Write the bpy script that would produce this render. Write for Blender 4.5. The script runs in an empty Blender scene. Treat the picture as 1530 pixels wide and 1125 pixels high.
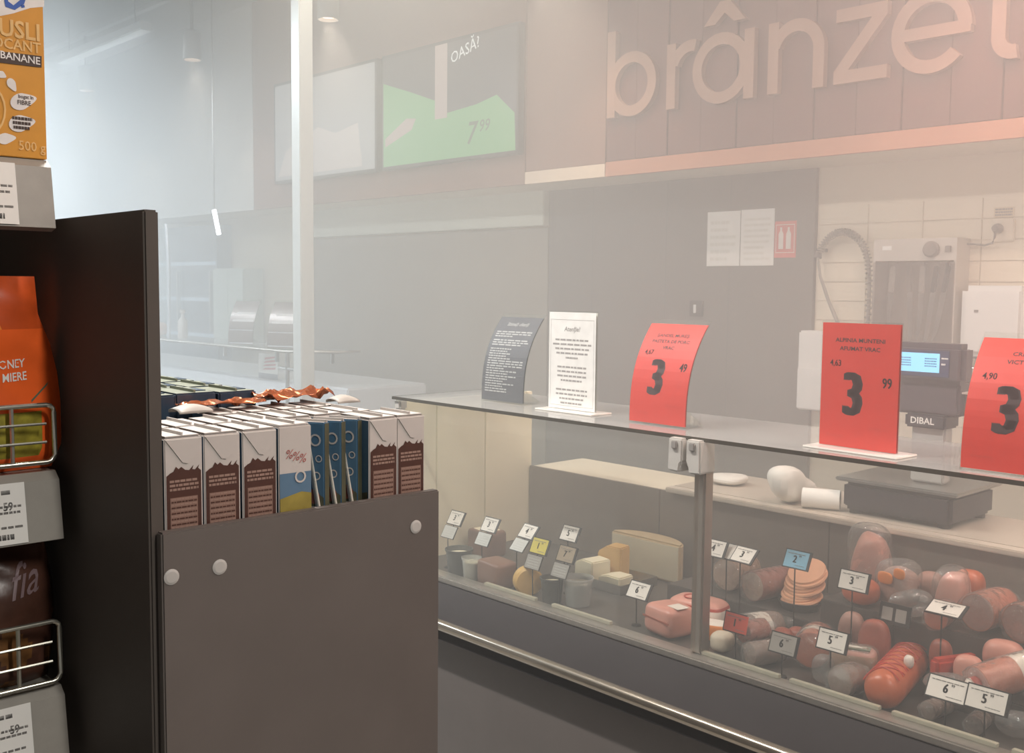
import bpy, bmesh, math, random
from mathutils import Vector, Matrix
random.seed(7)
R = math.radians
scn = bpy.context.scene
COL = scn.collection

# ------------------------------------------------------------------ camera
F_PX, YAW, PITCH, ROLL, CAM_H = 1578.24, .820432, -.082953, .009716, 1.58
fw = Vector((-math.sin(YAW)*math.cos(PITCH), math.cos(YAW)*math.cos(PITCH), math.sin(PITCH)))
rt = Vector((math.cos(YAW), math.sin(YAW), 0)); up = rt.cross(fw)
rt, up = rt*math.cos(ROLL)+up*math.sin(ROLL), up*math.cos(ROLL)-rt*math.sin(ROLL)
cd = bpy.data.cameras.new('camera'); cd.sensor_width = 36; cd.lens = F_PX*36/1530; cd.clip_start = .05
cam = bpy.data.objects.new('camera', cd); COL.objects.link(cam); scn.camera = cam
cam.matrix_world = Matrix(((rt.x, up.x, -fw.x, 0), (rt.y, up.y, -fw.y, 0), (rt.z, up.z, -fw.z, CAM_H), (0, 0, 0, 1)))
def at(x, y, ax, c):
    """the point on the plane axis = c that the photograph's pixel (x, y) looks at"""
    d = fw+rt*((x-765)/F_PX)-up*((y-562.5)/F_PX); o = Vector((0, 0, CAM_H))
    return o+d*((c-o[ax])/d[ax])

# ------------------------------------------------------------------ world, exposure
scn.view_settings.view_transform = 'Standard'; scn.view_settings.look = 'None'
scn.view_settings.gamma = 1; scn.view_settings.use_curve_mapping = False
scn.view_settings.exposure = 0.0
w = bpy.data.worlds.new('store_ambient'); scn.world = w; w.use_nodes = True
bg = w.node_tree.nodes['Background']; bg.inputs[0].default_value = (.95, .92, .9, 1); bg.inputs[1].default_value = .22
scn.cycles.transparent_max_bounces = 24; scn.cycles.max_bounces = 8; scn.cycles.volume_bounces = 1

# ------------------------------------------------------------------ lights
def link(o, parent=None):
    COL.objects.link(o)
    if parent is not None: o.parent = parent
    return o
def area(name, loc, sx, sy, power, col, rot=(0, 0, 0)):
    l = bpy.data.lights.new(name, 'AREA'); l.shape = 'RECTANGLE'; l.size = sx; l.size_y = sy; l.energy = power; l.color = col
    o = link(bpy.data.objects.new(name, l)); o.location = loc; o.rotation_euler = rot; return o
COOL, WARM, PINK = (.82, .93, 1), (1, .84, .66), (1, .64, .54)
LINEAR = [(-13.2, 3.15), (-11.4, 3.15), (-9.6, 3.15), (-7.8, 3.15)]            # linear ceiling luminaires over the far aisle
for x, y in LINEAR: area('linear_light', (x, y, 3.285), 1.5, .07, 4, COOL)
for x, y in ((-9.5, .9), (-6.4, .9), (-12.8, .9)): area('linear_light', (x, y, 3.285), 1.5, .07, 190, COOL)  # unseen lamps added as frontal fill for the far counter
area('linear_light', (-3.5, 2.7, 3.285), 1.5, .07, 19, (1, .9, .76))
area('linear_light', (-.3, 2.7, 3.285), 1.5, .07, 84, (1, .74, .64))
AISLE_FILL = [(-2.7, .95), (1.3, .9)]                                              # unseen fill lamps added to light sign and shelf fronts
for (x, y), p in zip(AISLE_FILL, (118, 92)): area('linear_light', (x, y, 3.285), 1.5, .07, p, (1, .95, .89))
SPOTS = [(-8.72, 3.4, 3.14, WARM, 25), (-6.87, 3.4, 3.11, WARM, 25), (-5.2, 3.4, 3.085, WARM, 30), (-3.42, 3.4, 3.085, WARM, 33), (-1.65, 3.4, 3.085, PINK, 31), (.1, 3.4, 3.085, PINK, 31)]

# ------------------------------------------------------------------ helpers
def S(r, g, b):
    f = lambda c: ((c/255+.055)/1.055)**2.4 if c > 10 else c/255/12.92
    return (f(r), f(g), f(b), 1)
MATS = {}
def mat(name, col, rough=.5, metal=0, var=.06, scale=30, bump=0, emit=0, spec=.5):
    if name in MATS: return MATS[name]
    m = bpy.data.materials.new(name); m.use_nodes = True; nt = m.node_tree; b = nt.nodes['Principled BSDF']
    b.inputs['Roughness'].default_value = rough; b.inputs['Metallic'].default_value = metal; b.inputs['Specular IOR Level'].default_value = spec
    co = nt.nodes.new('ShaderNodeTexCoord'); no = nt.nodes.new('ShaderNodeTexNoise'); no.inputs['Scale'].default_value = scale; no.inputs['Detail'].default_value = 4
    nt.links.new(co.outputs['Object'], no.inputs['Vector'])
    mr = nt.nodes.new('ShaderNodeMapRange'); mr.inputs[1].default_value = .3; mr.inputs[2].default_value = .7
    mr.inputs[3].default_value = 1-var; mr.inputs[4].default_value = 1+var; nt.links.new(no.outputs['Fac'], mr.inputs[0])
    mx = nt.nodes.new('ShaderNodeMix'); mx.data_type = 'RGBA'; mx.blend_type = 'MULTIPLY'; mx.inputs[0].default_value = 1
    mx.inputs[6].default_value = col; nt.links.new(mr.outputs[0], mx.inputs[7]); nt.links.new(mx.outputs[2], b.inputs['Base Color'])
    if bump:
        bp = nt.nodes.new('ShaderNodeBump'); bp.inputs['Strength'].default_value = bump; bp.inputs['Distance'].default_value = .004
        nt.links.new(no.outputs['Fac'], bp.inputs['Height']); nt.links.new(bp.outputs[0], b.inputs['Normal'])
    if emit:
        b.inputs['Emission Color'].default_value = col; b.inputs['Emission Strength'].default_value = emit
    MATS[name] = m; return m
def glass(name, tint=(.97, .98, .97), base=.035, rough=.015, bump=0, haze=0, bscale=25):
    """thin clear sheet: straight-through transparency and a mirror layer that grows towards grazing angles"""
    if name in MATS: return MATS[name]
    m = bpy.data.materials.new(name); m.use_nodes = True; nt = m.node_tree; nt.nodes.clear()
    out = nt.nodes.new('ShaderNodeOutputMaterial'); mx = nt.nodes.new('ShaderNodeMixShader')
    tr = nt.nodes.new('ShaderNodeBsdfTransparent'); tr.inputs[0].default_value = (*tint, 1)
    gl = nt.nodes.new('ShaderNodeBsdfGlossy'); gl.inputs['Roughness'].default_value = rough
    lw = nt.nodes.new('ShaderNodeLayerWeight'); lw.inputs[0].default_value = .5
    pw = nt.nodes.new('ShaderNodeMath'); pw.operation = 'POWER'; pw.inputs[1].default_value = 4.5
    ma = nt.nodes.new('ShaderNodeMath'); ma.operation = 'MULTIPLY_ADD'; ma.inputs[1].default_value = .9; ma.inputs[2].default_value = base
    nt.links.new(lw.outputs['Facing'], pw.inputs[0]); nt.links.new(pw.outputs[0], ma.inputs[0]); nt.links.new(ma.outputs[0], mx.inputs[0])
    nt.links.new(tr.outputs[0], mx.inputs[1]); nt.links.new(gl.outputs[0], mx.inputs[2]); last = mx
    if bump:
        co = nt.nodes.new('ShaderNodeTexCoord'); no = nt.nodes.new('ShaderNodeTexNoise'); no.inputs['Scale'].default_value = bscale; no.inputs['Detail'].default_value = 3
        nt.links.new(co.outputs['Object'], no.inputs['Vector'])
        bp = nt.nodes.new('ShaderNodeBump'); bp.inputs['Strength'].default_value = bump; bp.inputs['Distance'].default_value = .02
        nt.links.new(no.outputs['Fac'], bp.inputs['Height']); nt.links.new(bp.outputs[0], gl.inputs['Normal']); nt.links.new(bp.outputs[0], lw.inputs['Normal'])
    if haze:
        df = nt.nodes.new('ShaderNodeBsdfDiffuse'); df.inputs[0].default_value = (.85, .85, .83, 1)
        m2 = nt.nodes.new('ShaderNodeMixShader'); m2.inputs[0].default_value = haze
        nt.links.new(mx.outputs[0], m2.inputs[1]); nt.links.new(df.outputs[0], m2.inputs[2]); last = m2
    nt.links.new(last.outputs[0], out.inputs[0]); MATS[name] = m; return m
def screen(name, col, strength):
    if name in MATS: return MATS[name]
    m = bpy.data.materials.new(name); m.use_nodes = True; b = m.node_tree.nodes['Principled BSDF']
    b.inputs['Base Color'].default_value = (.02, .02, .02, 1); b.inputs['Roughness'].default_value = .3
    b.inputs['Emission Color'].default_value = col; b.inputs['Emission Strength'].default_value = strength
    MATS[name] = m; return m

TX = {}
def text2d(s, size=1, bold=0, xs=1, align='CENTER', shear=0):
    key = (s, bold, align, shear)
    if key not in TX:
        c = bpy.data.curves.new('t', 'FONT'); c.body = s; c.size = 1; c.resolution_u = 2; c.fill_mode = 'FRONT'; c.offset = bold; c.align_x = align; c.shear = shear
        o = bpy.data.objects.new('t', c); m = o.to_mesh()
        TX[key] = ([(v.co.x, v.co.y) for v in m.vertices], [tuple(p.vertices) for p in m.polygons])
        o.to_mesh_clear(); bpy.data.objects.remove(o); bpy.data.curves.remove(c)
    v, f = TX[key]
    return [(x*size*xs, y*size) for x, y in v], f

ORD = ['first', 'second', 'third', 'fourth', 'fifth', 'sixth', 'seventh', 'eighth']
class MB:
    def __init__(s): s.v = []; s.f = []; s.m = []
    def add(s, vs, fs, m=0):
        b = len(s.v); s.v += [Vector(p) for p in vs]; s.f += [tuple(b+i for i in f) for f in fs]; s.m += [m]*len(fs); return s
    def box(s, x0, x1, y0, y1, z0, z1, m=0, fm=None):
        vs = [(x, y, z) for z in (z0, z1) for y in (y0, y1) for x in (x0, x1)]
        fs = [(0, 2, 3, 1), (4, 5, 7, 6), (0, 1, 5, 4), (2, 6, 7, 3), (0, 4, 6, 2), (1, 3, 7, 5)]   # bottom top -y +y -x +x
        b = len(s.v); s.v += [Vector(p) for p in vs]
        for i, f in enumerate(fs): s.f.append(tuple(b+k for k in f)); s.m.append(fm[i] if fm else m)
        return s
    def tube(s, pts, r, n=8, m=0, closed=False):
        pts = [Vector(p) for p in pts]; k = len(pts); rr = r if isinstance(r, (list, tuple)) else [r]*k; b = len(s.v)
        for i, p in enumerate(pts):
            a = pts[(i-1) % k] if (closed or i > 0) else p; c = pts[(i+1) % k] if (closed or i < k-1) else p
            t = (c-a).normalized(); q = Vector((0, 0, 1)) if abs(t.z) < .9 else Vector((1, 0, 0))
            u = t.cross(q).normalized(); v = t.cross(u)
            for j in range(n):
                g = 2*math.pi*j/n; s.v.append(p+(u*math.cos(g)+v*math.sin(g))*rr[i])
        for i in range(k if closed else k-1):
            for j in range(n):
                a0 = b+i*n+j; a1 = b+i*n+(j+1) % n; c0 = b+((i+1) % k)*n+j; c1 = b+((i+1) % k)*n+(j+1) % n
                s.f.append((a0, a1, c1, c0)); s.m.append(m)
        if not closed:
            s.f.append(tuple(b+j for j in range(n))); s.m.append(m); s.f.append(tuple(b+(k-1)*n+j for j in reversed(range(n)))); s.m.append(m)
        return s
    def lathe(s, prof, n=20, m=0, org=(0, 0, 0), axis=(0, 0, 1), ms=None, sx=1, sy=1):
        """prof: (radius, height) list along axis"""
        ax = Vector(axis).normalized(); q = Vector((0, 0, 1)) if abs(ax.z) < .9 else Vector((1, 0, 0)); u = q.cross(ax).normalized(); v = ax.cross(u); o = Vector(org); b = len(s.v)
        for r, h in prof:
            for j in range(n):
                g = 2*math.pi*j/n; s.v.append(o+ax*h+u*(math.cos(g)*r*sx)+v*(math.sin(g)*r*sy))
        for i in range(len(prof)-1):
            for j in range(n):
                s.f.append((b+i*n+j, b+i*n+(j+1) % n, b+(i+1)*n+(j+1) % n, b+(i+1)*n+j)); s.m.append(ms[i] if ms else m)
        s.f.append(tuple(b+j for j in reversed(range(n)))); s.m.append(ms[0] if ms else m)
        k = (len(prof)-1)*n; s.f.append(tuple(b+k+j for j in range(n))); s.m.append(ms[-1] if ms else m)
        return s
    def prism(s, poly, d0, d1, fn, m=0):
        """2-D polygon extruded from depth d0 to d1; fn(u, v, d) gives the 3-D point"""
        n = len(poly); vs = [fn(u, v, d0) for u, v in poly]+[fn(u, v, d1) for u, v in poly]
        fs = [tuple(range(n)), tuple(reversed(range(n, 2*n)))]+[(i, i+n, (i+1) % n+n, (i+1) % n) for i in range(n)]
        return s.add(vs, fs, m)
    def ribbon(s, outer, inner, d0, d1, fn, m=0):
        """closed or open band between two polylines of equal length, extruded"""
        n = len(outer); b = len(s.v)
        for d in (d0, d1):
            for u, v in outer: s.v.append(Vector(fn(u, v, d)))
            for u, v in inner: s.v.append(Vector(fn(u, v, d)))
        O0, I0, O1, I1 = b, b+n, b+2*n, b+3*n
        for i in range(n-1):
            s.f += [(O0+i, O0+i+1, I0+i+1, I0+i), (O1+i, I1+i, I1+i+1, O1+i+1), (O0+i, O1+i, O1+i+1, O0+i+1), (I0+i, I0+i+1, I1+i+1, I1+i)]; s.m += [m]*4
        for i in (0, n-1): s.f.append((O0+i, I0+i, I1+i, O1+i)); s.m.append(m)
        return s
    def text(s, t, fn, size, m=0, at=(0, 0), **k):
        v, f = text2d(t, size, **k); return s.add([fn(x+at[0], y+at[1]) for x, y in v], f, m)
    def quad2(s, x0, x1, y0, y1, fn, m=0): return s.add([fn(x0, y0), fn(x1, y0), fn(x1, y1), fn(x0, y1)], [(0, 1, 2, 3)], m)
    def poly2(s, poly, fn, m=0): return s.add([fn(u, v) for u, v in poly], [tuple(range(len(poly)))], m)
    def superbox(s, sx, sy, sz, e=.35, nu=20, nv=12, m=0, org=(0, 0, 0), warp=None, mfn=None):
        """rounded loaf standing on org: half sizes sx, sy and height 2*sz"""
        sg = lambda c, p: math.copysign(abs(c)**p, c); b = len(s.v); o = Vector(org)
        for i in range(nv+1):
            ph = -math.pi/2+math.pi*i/nv
            for j in range(nu):
                th = 2*math.pi*j/nu; p = Vector((sx*sg(math.cos(ph), e)*sg(math.cos(th), e), sy*sg(math.cos(ph), e)*sg(math.sin(th), e), sz*sg(math.sin(ph), e)+sz))
                if warp: p = Vector(warp(p))
                s.v.append(o+p)
        for i in range(nv):
            for j in range(nu):
                s.f.append((b+i*nu+j, b+i*nu+(j+1) % nu, b+(i+1)*nu+(j+1) % nu, b+(i+1)*nu+j)); s.m.append(mfn(i/nv, j/nu) if mfn else m)
        return s
def obj(name, mb, mats, parent=None, bevel=0, smooth=0, kind=None, local=False, weld=False, label=None):
    """ONE mesh object from mb; points are world points unless local (then they are in the parent's own frame)"""
    mats = mats if isinstance(mats, (list, tuple)) else [mats]
    me = bpy.data.meshes.new(name); off = Vector((0, 0, 0)) if (local or parent is None) else base_of(parent)
    me.from_pydata([tuple(p-off) for p in mb.v], [], mb.f)
    for m in mats: me.materials.append(m)
    me.polygons.foreach_set('material_index', mb.m); me.update()
    bm = bmesh.new(); bm.from_mesh(me)
    if name == 'letter': bmesh.ops.recalc_face_normals(bm, faces=bm.faces)
    if weld: bmesh.ops.remove_doubles(bm, verts=bm.verts, dist=1e-5)
    if bevel:
        es = [e for e in bm.edges if len(e.link_faces) == 2 and e.calc_face_angle(0) > .5]
        bmesh.ops.bevel(bm, geom=es, offset=bevel, segments=2, affect='EDGES', clamp_overlap=True)
    bm.to_mesh(me); bm.free()
    if smooth:
        me.polygons.foreach_set('use_smooth', [True]*len(me.polygons)); me.set_sharp_from_angle(angle=R(smooth))
    o = bpy.data.objects.new(name, me); link(o, parent)
    if kind: o['kind'] = kind
    if label: o['label'] = label
    return o
def base_of(o):
    p = Vector((0, 0, 0))
    while o is not None: p = p+Vector(o.location); o = o.parent
    return p
def tag(o, label, cat, group=None):
    o['label'] = label; o['category'] = cat
    if group: o['group'] = group
    return o
def thing(name, label, cat, loc=(0, 0, 0), rotz=0, group=None):
    o = link(bpy.data.objects.new(name, None)); o.empty_display_size = .05; o.location = loc; o.rotation_euler = (0, 0, rotz); return tag(o, label, cat, group)
def dup(root, loc, rot=None, label=None, group=None, parent=None):
    r = root.copy(); link(r, parent); r.location = loc
    if rot is not None: r.rotation_euler = rot
    if label: r['label'] = label
    if group: r['group'] = group
    for ch in list(root.children):
        c = ch.copy(); link(c, r)
        for g in list(ch.children): d = g.copy(); link(d, c)
    return r
def struct(name, mb, m, **k): return obj(name, mb, m, kind='structure', **k)

# ------------------------------------------------------------------ materials
DARKP = mat('dark_laminate', S(82, 76, 71), .6, var=.05, scale=8, spec=.25)
FLOORM = mat('floor_tile', S(120, 115, 108), .4, var=.08, scale=3)
CEILM = mat('ceiling_paint', S(196, 195, 190), .9, var=.03, scale=2)
CREAM = mat('cream_wall', S(226, 214, 192), .5, var=.03, scale=3)
TILEM = mat('cream_tile', S(232, 220, 198), .25, var=.025, scale=2)
GREYW = mat('grey_cladding', S(104, 98, 92), .6, var=.05, scale=3)
MIDW = mat('beige_wall', S(150, 142, 128), .6, var=.05, scale=3)
LIGHTW = mat('pale_green_panel', S(214, 216, 200), .5, var=.03, scale=3)
FASC = mat('fascia_pink_laminate', S(134, 95, 78), .55, var=.06, scale=4)
FASCB = mat('fascia_plank', S(100, 55, 43), .55, var=.14, scale=6)
FASCS = mat('fascia_edge_strip', S(184, 122, 90), .5, var=.05, scale=5)
FASCL = mat('fascia_pale_strip', S(226, 204, 180), .5, var=.03)
LETM = mat('letter_face', S(158, 120, 100), .5, var=.03)
STEEL = mat('brushed_steel', S(190, 190, 188), .28, 1, var=.05, scale=60)
ALU = mat('aluminium', S(186, 180, 172), .35, .85, var=.05, scale=60)
WHITEM = mat('white_enamel', S(232, 232, 228), .4, var=.02)
BLACK = mat('black_plastic', S(38, 35, 35), .45, var=.08)
DKGREY = mat('dark_grey_plastic', S(70, 64, 66), .45, var=.05)
LTGREY = mat('light_grey_plastic', S(176, 174, 170), .4, var=.04)
PAPER = mat('white_paper', S(236, 234, 228), .7, var=.02)
INK = mat('black_ink', S(34, 30, 30), .7, var=.03)
GREYINK = mat('grey_ink', S(120, 116, 112), .7, var=.05)
GLASS = glass('clear_glass')
TOPGLASS = glass('counter_top_glass', base=.06, haze=.12)
ACRYL = glass('clear_acrylic', base=.05)
FILM = glass('clear_film', base=.13, rough=.07, bump=1.0, haze=.07, bscale=35)
PANE = glass('case_pane_glass', base=.05, haze=.03)  # diffuse haze share imitates a milky reflection in the front panes
EDGEM = mat('glass_edge_green', S(66, 62, 54), .25)

# ------------------------------------------------------------------ room shell
XL, XR, YF, YB, ZC = -15.5, 3.0, -3.5, 4.3, 3.6
fl = MB().box(XL, XR, YF, YB+.3, -.1, -.004); floor = struct('floor', fl, mat('floor_grout', S(90, 86, 80), .7))
b = MB().box(-.298, .298, -.298, .298, -.006, 0)
ft = None
for i in range(10):
    for j in range(8):
        x, y = -5.1+.6*i, -.9+.6*j
        if y > 4.2: continue
        if ft is None: ft = obj('floor_tile', b, FLOORM, floor, local=True); t = ft
        else: t = ft.copy(); link(t, floor)
        t.location = (x, y, 0)
struct('ceiling', MB().box(XL, XR, YF, YB+.3, ZC, ZC+.1), CEILM)
wb = struct('wall_back', MB().box(XL, XR, YB, YB+.2, 0, ZC), CREAM)
struct('wall_left', MB().box(XL-.2, XL, YF, YB+.2, 0, ZC), mat('white_wall', S(236, 238, 238), .6, var=.02))
# wall claddings
obj('cladding_panel', MB().box(-4.29, -2.59, YB-.025, YB-.001, 0, 2.4), GREYW, wb, bevel=.002)
obj('cladding_panel', MB().box(-6.9, -4.3, YB-.02, YB-.001, 0, 1.93), MIDW, wb, bevel=.002)
obj('header_panel', MB().box(-6.9, -4.3, YB-.06, YB-.001, 1.94, 2.4), LIGHTW, wb, bevel=.004)
for x in (-3.95, -3.44, -3.05): obj('joint_strip', MB().box(x-.004, x+.004, YB-.0256, YB-.024, 0, 2.4), mat('joint_grey', S(92, 88, 84), .6), wb)
tw, th = .247, .085
tb = MB().box(0, tw-.004, -.006, 0, 0, th-.003); t0 = None
for j in range(13):
    for i in range(11):
        x = -2.585+tw*i; z = .86+th*j
        if t0 is None: t0 = obj('tile', tb, TILEM, wb, local=True, bevel=.0015); t = t0
        else: t = t0.copy(); link(t, wb)
        t.location = (x, YB-.0005, z)
# ------------------------------------------------------------------ fascia over the service aisle
FY = 3.9
fa = struct('trim_1', MB().box(XL, XR, FY+.02, YB-.001, 2.135, ZC), mat('soffit_cream', S(216, 204, 184), .6))
for x0, x1 in ((-15.4, -12.6), (-12.6, -9.8), (-9.8, -6.95), (-6.95, -4.098), (-4.094, -3.528)):
    obj('fascia_panel', MB().box(x0+.002, x1-.002, FY, FY+.019, 2.132 if x1 < -4 else 2.196, ZC-.002), FASC if x1 > -6 else mat('fascia_white', S(206, 206, 202), .5), fa, bevel=.001)
obj('edge_strip', MB().box(-4.094, -3.528, FY-.004, FY+.019, 2.131, 2.194), FASCL, fa)
obj('edge_strip', MB().box(-3.522, XR-.02, FY-.006, FY+.019, 2.131, 2.2), FASCS, fa)
x = -3.522; i = 0
while x < XR-.3:
    wd = .19; pb = MB().box(0, wd-.004, -.006*(i % 2), .019, 0, ZC-.004-2.203)
    o = obj('plank', pb, FASCB, fa, local=True, bevel=.0015); o.location = (x, FY, 2.203); x += wd; i += 1
# letters of the fascia
def arc(cx, cy, r, a0, a1, n=28): return [(cx+r*math.cos(R(a0+(a1-a0)*i/n)), cy+r*math.sin(R(a0+(a1-a0)*i/n))) for i in range(n+1)]
WFN = lambda u, v, d: (u, FY-.0065-d, v)
def bar(mb, x0, x1, y0, y1): mb.prism([(x0, y0), (x1, y0), (x1, y1), (x0, y1)], 0, .0306, WFN)
def ring(mb, cx, cy, r, t, a0, a1): mb.ribbon(arc(cx, cy, r, a0, a1), arc(cx, cy, r-t, a0, a1), 0, .03, WFN)
BL, XH, ST = 2.403, .29, .05
sign = thing('fascia_sign', 'pale raised lettering reading branzeturi on the pinkish plank fascia', 'sign', (-2.4, FY-.006, BL))
def letter(mb): obj('letter', mb, LETM, sign, smooth=30)
q = MB(); bar(q, -3.492, -3.492+ST, BL, BL+.405); ring(q, -3.34, BL+.145, .150, ST, 0, 360); letter(q)
q = MB(); bar(q, -3.128, -3.128+ST, BL, BL+XH); ring(q, -2.99, BL+.165, .128, ST, 78, 165); letter(q)
q = MB(); ring(q, -2.83, BL+.145, .152, ST, 0, 360); bar(q, -2.708, -2.708+ST, BL-.002, BL+XH)
q.prism([(-2.925, BL+.335), (-2.865, BL+.335), (-2.815, BL+.378), (-2.765, BL+.335), (-2.705, BL+.335), (-2.79, BL+.43), (-2.84, BL+.43)], 0, .03, WFN); letter(q)
q = MB(); bar(q, -2.588, -2.588+ST, BL, BL+XH); ring(q, -2.455, BL+.16, .13, ST, 0, 165); bar(q, -2.325-ST, -2.325, BL, BL+.165); letter(q)
q = MB(); bar(q, -2.275, -2.058, BL+XH-ST, BL+XH); bar(q, -2.28, -2.053, BL, BL+ST); q.prism([(-2.28, BL+ST), (-2.218, BL+ST), (-2.058, BL+XH-ST), (-2.122, BL+XH-ST)], 0, .03, WFN); letter(q)
q = MB(); ring(q, -1.885, BL+.145, .155, ST, 0, 318); bar(q, -2.0, -1.735, BL+.12, BL+.165); letter(q)
q = MB(); bar(q, -1.66, -1.66+ST, BL+.07, BL+.38); ring(q, -1.58, BL+.08, .08, ST, 180, 280); bar(q, -1.70, -1.55, BL+XH-ST, BL+XH); letter(q)
q = MB(); bar(q, -1.49, -1.49+ST, BL+.12, BL+XH); ring(q, -1.36, BL+.13, .13, ST, 180, 360); bar(q, -1.23-ST, -1.23, BL, BL+XH); letter(q)
q = MB(); bar(q, -1.17, -1.17+ST, BL, BL+XH); ring(q, -1.03, BL+.165, .128, ST, 78, 165); letter(q)
q = MB(); bar(q, -.95, -.95+ST, BL, BL+XH); bar(q, -.95, -.95+ST, BL+.34, BL+.395); letter(q)

# ------------------------------------------------------------------ pole
pole = thing('support_pole', 'square pale metal pole standing beside the far glass counter', 'pole', (-4.4125, 2.7375, 0))
obj('shaft', MB().box(-4.45, -4.375, 2.70, 2.775, 0, ZC), mat('pole_paint', S(205, 208, 206), .3, .3, var=.02), pole, bevel=.004)
obj('foot_plate', MB().box(-4.51, -4.315, 2.64, 2.835, 0, .012), STEEL, pole, bevel=.003)

# ------------------------------------------------------------------ screens on the fascia
def wall_screen(x0, x1, z0, z1, label):
    c = ((x0+x1)/2, 3.84, z0); t = thing('wall_screen', label, 'screen', c)
    fr = MB().box(x0, x1, 3.842, 3.885, z0, z1); obj('case', fr, BLACK, t, bevel=.004)
    obj('wall_bracket', MB().box((x0+x1)/2-.2, (x0+x1)/2+.2, 3.884, 3.8998, (z0+z1)/2-.12, (z0+z1)/2+.12), BLACK, t)
    return t
sfn = lambda d: (lambda u, v: (u, 3.8415-d, v))
t = wall_screen(-5.30, -4.09, 2.285, 2.965, 'lit advertising screen showing a bright green panel with price 7 99')
GREEN = screen('screen_green', S(110, 200, 120), .62); SDARK = screen('screen_dark', S(70, 74, 78), .5); SW = screen('screen_white', S(235, 240, 235), 1.0); SPINK = screen('screen_stripe', S(190, 170, 160), .8); SINK = screen('screen_ink', S(60, 110, 66), .5)
q = MB(); q.quad2(-5.28, -4.11, 2.305, 2.945, sfn(.0), 0)
q.poly2([(-5.28, 2.305), (-4.11, 2.305), (-4.12, 2.50), (-4.26, 2.61), (-4.42, 2.58), (-4.68, 2.56), (-4.78, 2.64), (-5.02, 2.72), (-5.28, 2.80)], sfn(.001), 1)
q.quad2(-4.785, -4.675, 2.535, 2.945, sfn(.0015), 3)
q.text('7', lambda u, v: (u, 3.8395, v), .17, 4, (-4.47, 2.372), bold=.01, shear=.2); q.text('99', lambda u, v: (u, 3.8395, v), .09, 4, (-4.36, 2.43), bold=.01, shear=.2)
ca, sa = math.cos(R(14)), math.sin(R(14))
q.text('OASĂ?', lambda u, v: (-4.52+u*ca-v*sa, 3.8395, 2.855+u*sa+v*ca), .085, 2, bold=.006, shear=.15)
q.poly2([(-5.26, 2.42), (-5.0, 2.5), (-4.96, 2.56), (-5.05, 2.57), (-5.26, 2.47)], sfn(.002), 3)
obj('display', q, [SDARK, GREEN, SW, SPINK, SINK], t)
t = wall_screen(-6.56, -5.35, 2.285, 2.965, 'pale grey advertising screen hanging next to the green screen')
SP = screen('screen_pale', S(176, 178, 178), .8); SP2 = screen('screen_pale_warm', S(204, 196, 190), .9)
q = MB().quad2(-6.54, -5.37, 2.305, 2.945, sfn(0), 0); q.poly2([(-6.5, 2.33), (-5.5, 2.33), (-5.55, 2.6), (-5.8, 2.56), (-6.0, 2.62), (-6.4, 2.5)], sfn(.001), 1); obj('display', q, [SP, SP2], t)

# ------------------------------------------------------------------ spot lamps on a ceiling track
trk = thing('ceiling_track', 'white power track running under the ceiling above the deli counter', 'track', (-5, 3.4, ZC))
obj('track_bar', MB().box(-14, 2, 3.38, 3.42, ZC-.03, ZC), WHITEM, trk)
for k, (x, y, z, c, p) in enumerate(SPOTS):
    t = thing('spot_lamp', ['tiny hazy spot lamp at the far end of the ceiling track', 'spot lamp second from the far end of the ceiling track', 'warm spot lamp above the pale grey screen', 'bright spot lamp above the seam beside the lettering', 'spot lamp over the lettering on the plank fascia', 'spot lamp at the lettered end of the track'][k], 'lamp', (x, y, z), 0)
    obj('housing', MB().lathe([(.03, .2), (.06, .185), (.062, 0), (.055, 0), (.05, .05)], 20, org=(x, y, z)), LTGREY, t, smooth=40)
    obj('stem', MB().tube([(x, y, z+.19), (x, y, ZC-.03)], .012, 8), LTGREY, t)
    obj('lens', MB().lathe([(.049, .02), (.049, .026)], 20, org=(x, y, z)), mat('lamp_lens', S(255, 226, 200), .4, emit=4), t)
    l = bpy.data.lights.new('spot_light', 'SPOT'); l.energy = p; l.color = c; l.spot_size = R(75); l.spot_blend = .6; l.shadow_soft_size = .04
    lo = bpy.data.objects.new('spot_light', l); link(lo, t); lo.location = (0, 0, .01); lo.rotation_euler = (R(14), 0, 0)
LUM = mat('lum_diffuser', S(240, 248, 255), .5, emit=3)
k = 0
for x, y in LINEAR+[(-9.5, .9), (-6.4, .9), (-12.8, .9), (-3.5, 2.7), (-.3, 2.7)]+AISLE_FILL:  # bodies over both aisles belong to the added fill lamps
    t = thing('linear_lamp', ('slim linear lamp in the haze along the fascia, %s from the far wall' % ORD[int((x+13.3)/1.8)] if y > 2 else 'added linear fill lamp over the far aisle, %s from the far wall' % ORD[int((x+12.9)/3.1)]) if x < -5 else (('added linear fill lamp above the carton bin' if x < 0 else 'added linear fill lamp over the shopping aisle') if y < 1 else ('slim linear ceiling lamp above the cheese section' if x < -2 else 'slim linear ceiling lamp above the sausage section')), 'lamp', (x, y, 3.3), 0, 'linear ceiling lamps')
    obj('body', MB().box(x-.78, x+.78, y-.045, y+.045, 3.292, 3.35), WHITEM, t, bevel=.006)
    for s in (-.6, .6): obj('hanger', MB().tube([(x+s, y, 3.35), (x+s, y, ZC)], .004, 6), STEEL, t)

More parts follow.
